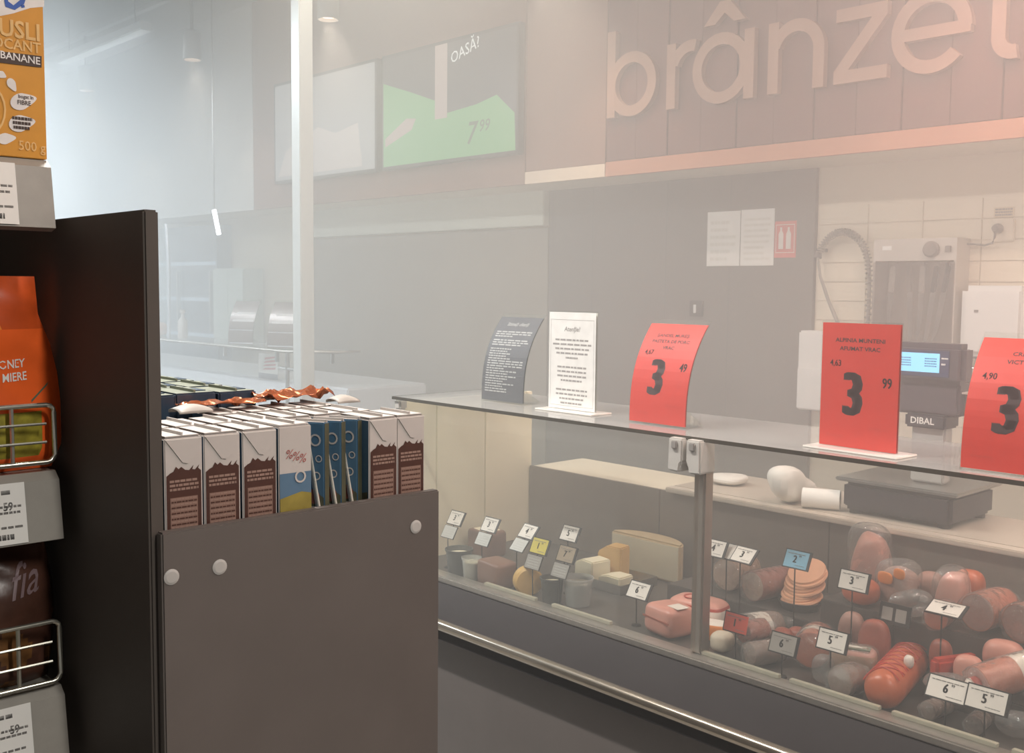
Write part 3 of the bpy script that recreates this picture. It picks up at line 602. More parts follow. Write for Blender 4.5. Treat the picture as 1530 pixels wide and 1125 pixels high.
# ------------------------------------------------------------------ signs standing on the counter top
PROF = [(0, 0), (0, .03), (.001, .06), (.004, .09), (.009, .12), (.017, .15), (.028, .18), (.042, .208), (.058, .235), (.076, .26), (.095, .283), (.104, .292)]
def prof(s):
    """point (y, z) at arc length s along the bent sheet"""
    for (a, b_), (c, d) in zip(PROF[:-1], PROF[1:]):
        L = math.hypot(c-a, d-b_)
        if s <= L or (c, d) == PROF[-1]: k = s/L; return a+(c-a)*k, b_+(d-b_)*k
        s -= L
def curved_holder(name, label, x, y, cardm, drawer, rotz=0, wd=.205):
    t = thing(name, label, 'sign', (x, y, GT+.0005), rotz); nz = 30; h = wd/2; Lt = .312
    def surf(e): return lambda u, v: (u, prof(max(0, min(Lt, v)))[0]-e, prof(max(0, min(Lt, v)))[1]+.0)
    a = MB()
    for e0, e1, hh, top in ((-.0013, .0013, h, Lt),):
        vs = [surf(e)(u, top*k/nz) for e in (e1, e0) for k in range(nz+1) for u in (-hh, hh)]
        n = 2*(nz+1); fs = []
        for k in range(nz): fs += [(2*k, 2*k+1, 2*k+3, 2*k+2), (n+2*k, n+2*k+2, n+2*k+3, n+2*k+1), (2*k, 2*k+2, n+2*k+2, n+2*k), (2*k+1, n+2*k+1, n+2*k+3, 2*k+3)]
        fs += [(0, n, n+1, 1), (2*nz, 2*nz+1, n+2*nz+1, n+2*nz)]; a.add(vs, fs)
    a.prism([(0, 0), (.07, 0), (.075, .003), (.01, .045), (.008, .043), (.066, .0028), (0, .0028)], -h, h, lambda u, v, d: (d, u, v))
    obj('holder', a, ACRYL, t, local=True, smooth=30)
    c = MB()
    for k in range(24):
        v0, v1 = .004+.293*k/24, .004+.293*(k+1)/24; c.add([surf(.0019)(-h+.003, v0), surf(.0019)(h-.003, v0), surf(.0019)(h-.003, v1), surf(.0019)(-h+.003, v1)], [(0, 1, 2, 3)], 0); c.add([surf(-.0019)(-h+.003, v0), surf(-.0019)(h-.003, v0), surf(-.0019)(h-.003, v1), surf(-.0019)(-h+.003, v1)], [(3, 2, 1, 0)], 0)
    drawer(c, lambda u, v: surf(.0024)(u, v)); obj('card', c, cardm, t, local=True, smooth=40); return t
def flat_holder(name, label, x, y, cardm, drawer, rotz=0, wd=.207, ht=.297):
    t = thing(name, label, 'sign', (x, y, GT+.0005), rotz); h = wd/2
    obj('holder', MB().box(-h, h, -.003, .003, .004, ht+.004), ACRYL, t, local=True, bevel=.0008)
    obj('base', MB().box(-h-.015, h+.022, -.045, .045, 0, .0045), mat('acrylic_base', S(236, 230, 222), .15, var=.01), t, local=True, bevel=.001)
    c = MB(); f = lambda u, v: (u, -.0034, v)
    c.quad2(-h+.003, h-.003, .006, ht, f, 0); c.add([(-h+.003, .0034, .006), (h-.003, .0034, .006), (h-.003, .0034, ht), (-h+.003, .0034, ht)], [(3, 2, 1, 0)], 0)
    drawer(c, lambda u, v: (u, -.0039, v)); obj('card', c, cardm, t, local=True); return t
def heavy(c, s, f, size, m, at, xs, g):
    """poster numerals: the same outline printed several times side by side for a heavy face"""
    for k in (-2, -1, 0, 1, 2): c.text(s, f, size, m, (at[0]+k*g*size*.5, at[1]), bold=.006, xs=xs)
REDP = mat('red_card', S(202, 54, 40), .5, var=.03); RINK = mat('card_ink', S(58, 40, 40), .6)
def price_sign(l1, l2, l3, old, big, cents):
    def d(c, f):
        for k, s in enumerate([l1, l2, l3]):
            if s: c.text(s, f, .0135, 1, (0, .253-.0195*k), bold=.012, xs=1.15)
        heavy(c, old, f, .021, 1, (-.062, .196), .85, .004); heavy(c, big, f, .142, 1, (-.014, .084), .74, .05)
        heavy(c, cents, f, .033, 1, (.072, .152), .74, .016)
        rnd = random.Random(len(l1)); bars(c, -.08, -.03, .03, .003, f, 2, rnd); bars(c, .03, .085, .055, .002, f, 2, rnd)
    return d
RC = [REDP, RINK, mat('red_card_faint', S(196, 60, 46), .6)]
curved_holder('price_sign', 'curved red price sign reading 3 49 next to the white notice', -1.835, 2.257, RC, price_sign('ȘANDEL MUREȘ', 'PASTETA DE PORC', 'VRAC', '4,67', '3', '49'), R(-1))
flat_holder('price_sign', 'upright flat red price sign reading 3 99 in front of the scale', -1.236, 2.255, RC, price_sign('ALPINIA MUNTENI', 'AFUMAT VRAC', '', '4,63', '3', '99'), R(-3))
curved_holder('price_sign', 'curved red price sign with lettering starting CRIST, past the scale', -.868, 2.20, RC, price_sign('CRISTIM', 'VICTORIA', '', '4,90', '3', '79'))
def notice_dark(c, f):
    c.text('Stimați clienți', f, .0185, 1, (.0, .262), bold=.015, shear=.2); rnd = random.Random(11); z = .236
    for k in range(24):
        if k in (3, 6): z -= .006
        bars(c, -.084, .084 if k in (0, 1, 3, 4, 11, 12, 13) else rnd.choice((-.0, .02, .05, .06)), z, .0042, f, 1, rnd, .97); z -= .0083
curved_holder('notice_sign', 'curved dark grey notice with dense pale text on the counter top', -2.523, 2.31, [mat('notice_grey', S(82, 84, 88), .55), mat('notice_pale', S(164, 166, 164), .6)], notice_dark)
def notice_white(c, f):
    c.text('Atenție!', f, .02, 1, (.0, .243), bold=.012, shear=.2); rnd = random.Random(12); z = .214
    for grp, wds in ((5, (.07, .08, .07, .065, .025)), (4, (.06, .06, .06, .045)), (4, (.065, .065, .05, .045))):
        for k in range(grp): bars(c, -wds[k], wds[k], z, .0052, f, 1, rnd, .97); z -= .0135
        z -= .015
    for u0, u1, v0, v1 in ((-.09, .09, .277, .2778), (-.09, .09, .016, .0168), (-.09, -.0892, .016, .2778), (.0892, .09, .016, .2778)): c.quad2(u0, u1, v0, v1, f, 2)
flat_holder('notice_sign', 'upright white notice with a thin border and broad clear base', -2.205, 2.305, [mat('notice_paper', S(226, 224, 220), .7), mat('notice_ink', S(146, 142, 140), .7), mat('notice_line', S(150, 148, 146), .6)], notice_white, R(0), wd=.2, ht=.3)
# ------------------------------------------------------------------ scale on the worktop
WT = .9255
sc_ = thing('weighing_scale', 'dark shop scale with a glowing blue customer display on a grey column', 'scale', (-1.42, 2.98, WT))
SC = mat('scale_plastic', S(74, 64, 70), .4, var=.05); SC2 = mat('scale_dark', S(52, 46, 52), .4, var=.05)
obj('base', MB().box(-1.60, -1.27, 2.84, 3.12, WT+.012, 1.02), SC2, sc_, bevel=.012)
for x, y in ((-1.57, 2.87), (-1.30, 2.87), (-1.57, 3.09), (-1.30, 3.09)): obj('foot', MB().lathe([(.018, 0), (.018, .013)], 12, org=(x, y, WT)), BLACK, sc_)
obj('platter', MB().box(-1.62, -1.25, 2.83, 3.13, 1.021, 1.033), STEEL, sc_, bevel=.004)
obj('column', MB().box(-1.435, -1.335, 2.925, 2.975, 1.034, 1.20), LTGREY, sc_, bevel=.006)
q = MB().box(-1.445, -1.325, 2.90, 2.99, 1.195, 1.235); nb = obj('name_block', q, SC2, sc_, bevel=.006)
q = MB().text('DIBAL', lambda u, v: (u, 2.8992, v), .026, 0, (-1.392, 1.207), bold=.02); obj('name_print', q, PAPER, nb)
obj('printer_body', MB().box(-1.50, -1.295, 2.915, 3.03, 1.232, 1.335), SC, sc_, bevel=.008)
hd = obj('display_head', MB().box(-1.55, -1.275, 2.89, 2.96, 1.322, 1.438), SC, sc_, bevel=.016)
obj('display_bezel', MB().box(-1.535, -1.315, 2.8865, 2.8905, 1.344, 1.418), mat('bezel_blue', S(50, 56, 92), .3), hd, bevel=.001)
q = MB().quad2(-1.53, -1.342, 1.356, 1.410, lambda u, v: (u, 2.886, v), 0); rnd = random.Random(2)
for x0, x1 in ((-1.455, -1.425), (-1.385, -1.35)):
    for k in range(4): bars(q, x0, x1, 1.372+.007*k, .0035, lambda u, v: (u, 2.8855, v), 1, rnd, 1)
obj('lcd', q, [screen('lcd_cyan', S(150, 226, 255), 1.25), screen('lcd_ink', S(70, 150, 200), .8)], hd)
q = MB(); bars(q, -1.337, -1.318, 1.395, .004, lambda u, v: (u, 2.8862, v), 0, rnd, 1); bars(q, -1.337, -1.325, 1.378, .005, lambda u, v: (u, 2.8862, v), 0, rnd, 1); obj('display_print', q, PAPER, hd)
obj('card_shelf', MB().box(-1.325, -1.20, 2.93, 2.98, 1.298, 1.303), mat('shelf_white', S(230, 220, 210), .3), sc_)
obj('side_bracket', MB().prism([(-1.294, 1.297), (-1.20, 1.297), (-1.215, 1.20), (-1.25, 1.17), (-1.294, 1.24)], 2.95, 2.99, lambda u, v, d: (u, d, v)), SC, sc_)

# crumpled helpers
def noisy(seed, amp, fr=30):
    rnd = random.Random(seed); k = [(Vector((rnd.uniform(-1, 1), rnd.uniform(-1, 1), rnd.uniform(-1, 1)))*fr, rnd.uniform(0, 6)) for _ in range(6)]
    def f(p):
        s = sum(math.sin(d.dot(p)+a) for d, a in k)/3; p = Vector(p); c = Vector((0, 0, p.z)); r = (p-c)
        return c+r*(1+amp*s)+Vector((0, 0, p.z*amp*s*.5))
    return f
WBAG = mat('white_plastic_bag', S(226, 222, 214), .45, var=.04, bump=.5, scale=25)
p = at(1172, 752, 2, WT)
tag(obj('plastic_bag', MB().superbox(.055, .06, .05, .8, 22, 14, org=(p.x, p.y+.03, WT+.001), warp=noisy(3, .35, 50)), WBAG, smooth=25), 'crumpled white plastic bag lying on the pale worktop', 'bag')
p = at(1085, 725, 2, WT)
tag(obj('plastic_bag', MB().superbox(.06, .05, .018, .8, 22, 10, org=(p.x, p.y+.03, WT+.001), warp=noisy(8, .3, 50)), WBAG, smooth=25), 'flat white plastic bag on the worktop behind the post', 'bag')
p = at(1200, 765, 2, WT)
tag(obj('paper_roll', MB().lathe([(.001, 0), (.03, 0), (.03, .11), (.001, .11)], 18, org=(p.x-.04, p.y+.06, WT+.031), axis=(.9, .4, 0)), PAPER, smooth=40), 'white paper roll lying beside the scale base', 'paper roll')

# ------------------------------------------------------------------ things on the back wall
WY = YB-.026
def poster(x0, x1, z0, z1, label, m, draw=None, ms=None):
    q = MB().box(x0, x1, WY-.003, WY-.0005, z0, z1)
    if draw: draw(q)
    return tag(obj('wall_poster', q, [m]+(ms or [])), label, 'poster')
def lines(x0, x1, z0, z1, n, seed):
    def d(q):
        rnd = random.Random(seed)
        for k in range(n): bars(q, x0+.02, x1-.02, z0+(z1-z0)*(.1+.8*k/n), (z1-z0)*.35/n, lambda u, v: (u, WY-.0036, v), 1, rnd, rnd.uniform(.6, 1))
    return d
poster(-3.182, -2.99, 1.70, 1.963, 'pale wall poster hanging on the grey cladding next to its twin', PAPER, lines(-3.182, -2.99, 1.70, 1.963, 6, 1), [mat('faint_ink', S(222, 219, 210), .7)])
poster(-2.985, -2.80, 1.70, 1.965, 'pale wall poster between its twin and the red safety sign', PAPER, lines(-2.985, -2.80, 1.70, 1.965, 8, 2), [MATS['faint_ink']])
def ext(q):
    f = lambda u, v: (u, WY-.0038, v)
    for cx in (-2.762, -2.722):
        q.poly2([(cx-.013, 1.775), (cx+.013, 1.775), (cx+.013, 1.845), (cx+.005, 1.86), (cx+.005, 1.875), (cx-.005, 1.875), (cx-.005, 1.86), (cx-.013, 1.845)], f, 1)
    for a in ((-2.79, -2.69, 1.885, 1.888), (-2.79, -2.69, 1.757, 1.760), (-2.79, -2.787, 1.757, 1.888), (-2.693, -2.69, 1.757, 1.888)): q.quad2(*a, f, 1)
o = poster(-2.797, -2.683, 1.735, 1.903, 'red fire extinguisher safety sign beside the pale posters', mat('safety_red', S(214, 92, 82), .5), ext, [mat('safety_white', S(236, 224, 216), .5)])
sw = thing('light_switch', 'dark square light switch with a pale rocker on the grey cladding', 'switch', (-3.235, WY, 1.49))
obj('plate', MB().box(-3.275, -3.195, WY-.012, WY-.0005, 1.45, 1.53), BLACK, sw, bevel=.003); obj('rocker', MB().box(-3.247, -3.231, WY-.018, WY-.011, 1.468, 1.51), WHITEM, sw, bevel=.002)
# knife sterilising cabinet
TY = YB-.007
kc = thing('knife_cabinet', 'wall mounted knife steriliser cabinet with a smoky door and round timer knob', 'cabinet', (-2.07, TY, 1.24))
obj('case', MB().box(-2.245, -1.89, TY-.006, TY, 1.24, 1.80).box(-2.245, -2.235, TY-.12, TY-.006, 1.24, 1.80).box(-1.90, -1.89, TY-.12, TY-.006, 1.24, 1.80).box(-2.235, -1.90, TY-.12, TY-.006, 1.24, 1.25).box(-2.235, -1.90, TY-.12, TY-.006, 1.71, 1.80), mat('cabinet_steel', S(196, 188, 178), .4, .3, var=.03), kc)
dr = obj('door', MB().box(-2.24, -1.895, TY-.128, TY-.1205, 1.245, 1.705), glass('smoky_acrylic', (.80, .77, .75), .06, .05), kc)
obj('door_handle', MB().box(-1.925, -1.915, TY-.14, TY-.128, 1.66, 1.70), BLACK, dr, bevel=.002)
obj('timer_knob', MB().lathe([(.033, 0), (.033, .012), (.026, .02)], 24, org=(-1.993, TY-.12, 1.755), axis=(0, -1, 0)), mat('knob_grey', S(120, 112, 106), .4), kc, smooth=40)
obj('power_switch', MB().box(-1.935, -1.912, TY-.13, TY-.12, 1.742, 1.768), mat('knob_grey', S(120, 112, 106)), kc, bevel=.002)
obj('maker_plate', MB().box(-2.205, -2.165, TY-.1225, TY-.12, 1.755, 1.772), WHITEM, kc)
BLADE = mat('knife_steel', S(200, 198, 196), .25, .9)
for k, (x, L, a) in enumerate(((-2.19, .2, 4), (-2.12, .24, -3), (-2.06, .2, 2), (-2.0, .25, 7), (-1.95, .22, 10))):
    t = thing('butcher_knife', 'butcher knife with %s handle hanging inside the wall cabinet' % ['a pale', 'a slim grey', 'a short white', 'a long dark', 'a dark narrow'][k], 'knife', (x, TY-.05, 1.69), 0)
    hm = [WHITEM, LTGREY, WHITEM, DKGREY, DKGREY][k]
    obj('handle', MB().box(-.011, .011, -.008, .008, -.11, 0), hm, t, local=True, bevel=.004)
    obj('blade', MB().prism([(-.011, -.111), (.014, -.111), (.012, -.111-L*.7), (-.008, -.111-L)], -.001, .001, lambda u, v, d: (u, d, v)), BLADE, t, local=True)
    obj('hanger_hook', MB().tube([(0, 0, 0), (0, 0, .012), (0, .036, .012)], .002, 6), STEEL, t, local=True)
    t.rotation_euler = (0, R(a), 0)
# socket, plug and cable
so = thing('wall_socket', 'cream wall socket with a plugged in grey plug', 'socket', (-1.755, TY, 1.82))
obj('plate', MB().box(-1.805, -1.715, TY-.014, TY, 1.785, 1.875), CREAM, so, bevel=.004); obj('plug', MB().lathe([(.018, 0), (.02, .02), (.012, .045)], 14, org=(-1.772, TY-.014, 1.835), axis=(0, -1, 0)), mat('plug_grey', S(110, 104, 98), .5), so, smooth=40)
tag(obj('power_cable', MB().tube([(-1.772, TY-.05, 1.83), (-1.773, TY-.05, 1.80), (-1.785, TY-.04, 1.778), (-1.82, TY-.03, 1.77), (-1.86, TY-.03, 1.776), (-1.889, TY-.03, 1.778)], .0045, 8), MATS['plug_grey'], smooth=60), 'thin grey power cable linking the knife cabinet to the socket', 'cable')
q = MB().box(-1.80, -1.722, TY-.003, TY, 1.88, 1.92); rnd = random.Random(4)
for k in range(3): bars(q, -1.795, -1.728, 1.886+.011*k, .007, lambda u, v: (u, TY-.0035, v), 1, rnd, 1)
tag(obj('wall_label', q, [mat('label_tan', S(206, 190, 160), .6), GREYINK]), 'small tan printed label above the wall socket', 'label')
dp = thing('towel_dispenser', 'white rounded towel dispenser beside the knife cabinet', 'dispenser', (-1.74, TY, 1.32))
obj('cover', MB().box(-1.865, -1.615, TY-.13, TY, 1.33, 1.61), WHITEM, dp, bevel=.022, smooth=40); obj('outlet_slot', MB().box(-1.83, -1.65, TY-.11, TY-.04, 1.322, 1.3305), DKGREY, dp)
obj('level_window', MB().box(-1.805, -1.79, TY-.133, TY-.129, 1.505, 1.515), GREYINK, dp)
tc = thing('wall_cupboard', 'small white wall box hidden behind the flat red sign', 'cupboard', (-2.45, TY, 1.05))
obj('case', MB().box(-2.60, -2.33, TY-.11, TY, 1.05, 1.405), WHITEM, tc, bevel=.008); obj('door', MB().box(-2.595, -2.335, TY-.118, TY-.1105, 1.055, 1.24), WHITEM, tc, bevel=.003)
# coiled spray hose
hs = thing('spray_hose', 'coiled grey pre-rinse spray hose arching on the cream tiles', 'hose', (-2.42, TY, 1.41))
path = [(-2.54, 1.752), (-2.53, 1.785), (-2.50, 1.818), (-2.465, 1.838), (-2.43, 1.844), (-2.392, 1.835), (-2.355, 1.81), (-2.325, 1.77), (-2.308, 1.72), (-2.300, 1.66), (-2.297, 1.58), (-2.297, 1.50), (-2.298, 1.40)]
dense = []
for (a, b_), (c, d) in zip(path[:-1], path[1:]):
    for k in range(24): dense.append(Vector((a+(c-a)*k/24, TY-.05, b_+(d-b_)*k/24)))
dense.append(Vector((path[-1][0], TY-.05, path[-1][1])))
obj('inner_hose', MB().tube(dense[::6], .0085, 8), mat('hose_grey', S(150, 144, 134), .5), hs, smooth=60)
hel = []
for k in range(len(dense)-1):
    tg = (dense[k+1]-dense[k]).normalized(); n1 = Vector((0, 1, 0)); n2 = tg.cross(n1); g = k*2*math.pi/7
    hel.append(dense[k]+(n1*math.cos(g)+n2*math.sin(g))*.0155)
obj('coil_spring', MB().tube(hel, .0032, 5), mat('spring_grey', S(168, 160, 148), .35, .6), hs, smooth=60)
obj('spray_head', MB().tube([(-2.542, TY-.05, 1.765), (-2.55, TY-.05, 1.752), (-2.55, TY-.055, 1.73)], [.012, .017, .019], 12), DKGREY, hs, smooth=50)
obj('trigger_lever', MB().tube([(-2.545, TY-.06, 1.735), (-2.53, TY-.06, 1.65), (-2.49, TY-.05, 1.54), (-2.44, TY-.04, 1.43)], [.006, .007, .008, .009], 8), mat('hose_grey', S(150, 144, 134)), hs, smooth=50)
obj('wall_bracket', MB().box(-2.56, -2.53, TY-.05, TY, 1.757, 1.773), DKGREY, hs, bevel=.002)

# ------------------------------------------------------------------ far glass counter
fc = thing('glass_counter', 'far white counter with a glass shelf on thin steel posts', 'counter', (-8, 3.6, 0))
obj('body', MB().box(-11.5, -5.05, 3.42, 4.0, 0, 1.0), mat('counter_white', S(240, 242, 244), .35, var=.02), fc, bevel=.01)
obj('glass_shelf', MB().prism([(-11.5, 3.19), (-5.354, 3.19), (-5.13, 3.41), (-5.13, 3.56), (-11.5, 3.56)], 1.20, 1.21, lambda u, v, d: (u, v, d)), TOPGLASS, fc)
obj('shelf_edge', MB().tube([(-11.5, 3.188, 1.205), (-5.354, 3.188, 1.205), (-5.128, 3.41, 1.205), (-5.128, 3.56, 1.205)], .009, 8), ALU, fc, smooth=50)
for x in (-5.336, -7.4, -9.5):
    ps = obj('shelf_post', MB().tube([(x, 3.2, 0), (x, 3.2, 1.2)], .0125, 10), STEEL, fc, smooth=50)
    obj('cross_bar', MB().tube([(x-.09, 3.2, 1.105), (x+.09, 3.2, 1.105)], .01, 8), STEEL, ps, smooth=50)
for x, y in ((-6.1, 3.2), (-5.16, 3.38), (-5.45, 3.19)): obj('shelf_bracket', MB().box(x-.008, x+.008, y, y+.02, 1.14, 1.198), STEEL, fc)
q = MB().box(-6.046, -5.809, 3.4155, 3.4195, .995, 1.155)
f = lambda u, v: (u, 3.415, v)
q.quad2(-6.046, -5.809, .995, 1.03, f, 2)
for k in range(4): q.add([f(-6.0+.03*k*.3, 1.05+.022*k), f(-5.84, 1.06+.024*k), f(-5.83, 1.072+.024*k), f(-5.96, 1.064+.022*k)], [(0, 1, 2, 3)], 1)
# poster hangs from the shelf edge on the counter front
tag(obj('counter_poster', q, [PAPER, mat('poster_pink', S(206, 130, 130), .5), mat('poster_grey', S(150, 152, 158), .5)]), 'small poster with pink stripes on the far white counter', 'poster')
def silver(c, f):
    c.quad2(-.085, .09, .012, .10, f, 1); c.quad2(-.07, .085, .15, .165, f, 2); c.quad2(-.05, .085, .2, .215, f, 2)
SLV = [mat('silver_card', S(150, 140, 134), .3, .3), mat('silver_mirror', S(240, 242, 244), .12, .8), mat('silver_mark', S(214, 210, 206), .5)]
_g = GT
for k, (px, py) in enumerate(((337, 516), (395, 521))):
    p = at(px, py, 2, GT); curved_holder('price_sign', ['curved silvery sign on the far glass shelf, further from the pole', 'curved silvery sign on the far glass shelf, next to the pole'][k], p.x+.08, p.y+.06, SLV, silver, R(25), wd=.19)
# wall cabinet, fridge and lit tube beyond the far counter
fr = thing('glass_fridge', 'pale upright glass door fridge beyond the far counter', 'fridge', (-8.9, 4.1, 0))
obj('body', MB().box(-9.2, -8.02, 4.16, 4.29, 0, 2.08), mat('fridge_blue_grey', S(120, 132, 146), .5), fr)
for x0, x1 in ((-9.2, -8.615), (-8.61, -8.02)):
    d = obj('door', MB().box(x0, x1, 4.14, 4.158, .9, 2.06), glass('fridge_glass', (.8, .86, .9), .1), fr); obj('door_handle', MB().box(x1-.05, x1-.03, 4.11, 4.139, 1.2, 1.7), STEEL, d)
for z in (1.15, 1.45, 1.75): obj('fridge_shelf', MB().box(-9.18, -8.04, 4.159, 4.17, z, z+.03), screen('fridge_strip', S(226, 238, 250), 1.3), fr)
pc = thing('wall_cabinet', 'pale green wall cabinet behind the far glass shelf', 'cabinet', (-7.9, 4.2, 1.1))
obj('case', MB().box(-8.0, -7.5, 4.12, 4.29, 1.1, 1.72), mat('cabinet_mint', S(206, 216, 206), .5), pc, bevel=.005)
for x0, x1 in ((-7.995, -7.752), (-7.748, -7.505)): obj('door', MB().box(x0, x1, 4.108, 4.119, 1.11, 1.71), MATS['cabinet_mint'], pc, bevel=.002)
lt = thing('lamp_tube', 'thin glowing tube lamp slanting under the far fascia', 'lamp', (-6.9, 3.6, 2.0))
a_, b_ = at(320, 314, 1, 3.6), at(327, 350, 1, 3.6)
obj('tube', MB().tube([a_, b_], .016, 10), mat('tube_glow', S(240, 248, 255), .4, emit=6), lt, smooth=50)
obj('tube_holder', MB().tube([a_, (a_.x, a_.y, ZC)], .006, 6), STEEL, lt)
rd = thing('curved_glass_guard', 'bright curved steel edge of a glass guard beyond the end panel', 'guard', (-7.2, 3.2, 1.21))
pts = [at(x, y, 1, 3.3) for x, y in ((248, 335), (250, 360), (252, 395), (252, 430), (252, 470), (252, 509))]; pts[-1].z = 1.2105
obj('edge_tube', MB().tube(pts, .012, 8), mat('guard_steel', S(236, 240, 246), .2, .8), rd, smooth=60)
gm = MB()
for p_ in pts: gm.v += [Vector(p_)+Vector((-.005, .0, 0)), Vector(p_)+Vector((-.5, .0, 0)), Vector(p_)+Vector((-.5, .004, 0)), Vector(p_)+Vector((-.005, .004, 0))]
for k in range(len(pts)-1):
    for j in range(4): gm.f.append((4*k+j, 4*k+(j+1) % 4, 4*k+4+(j+1) % 4, 4*k+4+j)); gm.m.append(0)
gm.f += [(0, 3, 2, 1), tuple(4*(len(pts)-1)+j for j in range(4))]; gm.m += [0, 0]
obj('glass_sheet', gm, GLASS, rd)
p1 = at(295, 505, 2, GT)
tag(obj('pump_bottle', MB().lathe([(.03, 0), (.034, .01), (.034, .12), (.012, .15), (.012, .175), (.02, .18), (.02, .2)], 16, org=(p1.x, 3.36, GT+.0005)), mat('bottle_pale', S(206, 196, 186), .4), smooth=40), 'pale pump bottle standing on the far glass shelf', 'bottle')
p1 = at(268, 500, 2, GT)
tag(obj('bread_loaf', MB().superbox(.14, .06, .05, .6, org=(p1.x, 3.40, GT+.0005)), mat('bread_crust', S(214, 150, 100), .6, var=.15), smooth=50), 'golden bread loaf lying on the far glass shelf', 'bread')

# ------------------------------------------------------------------ food in the case
ZD = .6255
def D(px, py, z=ZD): return at(px, py, 2, z)
PK = mat('ham_pink', S(216, 150, 134), .35, var=.08, scale=20); RD = mat('sausage_red', S(186, 62, 44), .32, var=.12, scale=25); BRK = mat('ham_brick', S(160, 84, 66), .35, var=.14, scale=25, bump=.2)
ORB = mat('ham_orange_brown', S(192, 98, 62), .32, var=.14, scale=25, bump=.25); PCH = mat('cut_peach', S(226, 170, 134), .45, var=.06, scale=30); TAN = mat('sausage_tan', S(170, 134, 108), .4, var=.1, scale=30); GRB = mat('casing_grey_brown', S(128, 104, 92), .4, var=.12, scale=30)
ORG2 = mat('pack_orange', S(226, 130, 50), .35, var=.06); LBLW = mat('pack_label_white', S(232, 220, 210), .4, var=.04); LBLG = mat('pack_label_green', S(104, 110, 90), .4, var=.2); CHY = mat('cheese_yellow', S(214, 172, 100), .45, var=.06); CHW = mat('cheese_white', S(240, 230, 202), .5, var=.04); CHB = mat('cheese_rind_beige', S(206, 184, 146), .5, var=.06)
TUB = glass('tub_plastic', (.82, .82, .8), .06, .1, haze=.25)
def put(o, label, cat, group=None): return tag(o, label, cat, group)
def loaf(name, label, px, py, sx, sy, h, m, rz=0, e=.45, dy=None, z=ZD, cat='ham', lift=0, warp=None, mats=None, mfn=None, rear=None):
    p = D(px, py, z); loc = (p.x, p.y+(sy if dy is None else dy), z+lift)
    if rear: loc = (at(px, 870, 1, rear[0]).x, rear[0], rear[1]+.0005)
    t = thing(name, label, cat, loc, R(rz))
    obj('meat' if cat in ('ham', 'sausage') else 'body', MB().superbox(sx, sy, h/2, e, 26, 14, warp=warp, mfn=mfn), mats or m, t, smooth=50, local=True); return t
def roll(name, label, px, py, r, L, skin, face, rz=0, z=ZD, cat='sausage', clip=True, tilt=0, flat=1, dy=.0, label_band=None, film=True, rear=None):
    """cut sausage lying along its local +Y, cut face at the front"""
    p = D(px, py, z); t = thing(name, label, cat, (p.x, p.y+dy, z+r*1.13) if not rear else (at(px, 870, 1, rear[0]).x, rear[0], rear[1]+r*1.13), R(rz)); t.rotation_euler = (R(tilt), 0, R(rz))
    obj('casing', MB().lathe([(r*.985, 0), (r, .004), (r, L*.8), (r*.9, L*.92), (r*.5, L*.99), (r*.12, L)], 26, org=(0, 0, 0), axis=(0, 1, 0), sx=1, sy=flat), skin, t, smooth=50, local=True)
    obj('cut_face', MB().lathe([(r*.93, -.0012), (r*.93, .001)], 26, axis=(0, 1, 0), sy=flat), face, t, local=True)
    if clip: obj('end_clip', MB().lathe([(.006, L-.002), (.009, L+.012), (.004, L+.014)], 10, axis=(0, 1, 0)), STEEL, t, local=True)
    if film:
        rnd = random.Random(px); fm_ = MB().lathe([(r*.55, -.022), (r*1.0, -.012), (r*1.06, .01), (r*1.07, L*.35), (r*1.06, L*.7), (r*.95, L*.93), (r*.35, L+.004), (r*.5, L+.03)], 22, axis=(0, 1, 0), sy=flat)
        for i_, v_ in enumerate(fm_.v): fm_.v[i_] = Vector((v_.x*(1+rnd.uniform(0, .05)), v_.y+rnd.uniform(-.004, .004), v_.z*(1+rnd.uniform(-.02, .03))))
        obj('film', fm_, FILM, t, local=True, smooth=25)
    if label_band: obj('label_band', MB().lathe([(r*1.012, L*label_band[0]), (r*1.012, L*label_band[1])], 26, axis=(0, 1, 0), sy=flat), label_band[2], t, smooth=60, local=True)
    return t
# by the post
t = loaf('ham_block', 'pink film wrapped ham block beside the counter post', 985, 952, .062, .05, .085, PK, -12, .42, warp=noisy(9, .05, 30))
obj('seam', MB().box(-.055, .055, -.052, -.0495, .045, .05), BRK, t, local=True); obj('label_patch', MB().box(.012, .058, -.02, .02, .0845, .0855), LBLW, t, local=True)
roll('sausage', 'beige sausage end standing next to the pink ham block', 945, 948, .034, .1, TAN, TAN, 0, clip=False, film=False)
t = loaf('ham_loaf', 'pink and red packaged ham loaf with an oval emblem behind the post', 1052, 930, .095, .055, .095, PK, 8, .5, mats=[PK, RD, LBLW], mfn=lambda v, u: 0 if v > .62 else (1 if v > .5 else 2))
obj('oval_emblem', MB().ribbon(arc(-.02, -.012, .026, 0, 360, 24), arc(-.02, -.012, .021, 0, 360, 24), 0, .002, lambda u, v, d: (u, v*1.0, .0945+d)), RD, t, local=True)
t = loaf('sausage_pack', 'orange and white sausage pack under the ham loaf', 1065, 957, .045, .03, .052, ORG2, 20, .5, cat='sausage', mats=[ORG2, LBLW], mfn=lambda v, u: 1 if v > .7 else 0)
tag(obj('wrapped_packet', MB().superbox(.028, .025, .025, .7, 18, 12, org=D(1067, 977)+Vector((0, .03, 0)), warp=noisy(5, .25, 70)), mat('packet_cream', S(206, 192, 172), .5, var=.1), smooth=35), 'crumpled cream packet at the foot of the post', 'packet')
roll('sausage', 'thick grey casing sausage with a pale label band beside the red price card', 1122, 962, .042, .13, GRB, GRB, -18, label_band=(.25, .6, LBLW))
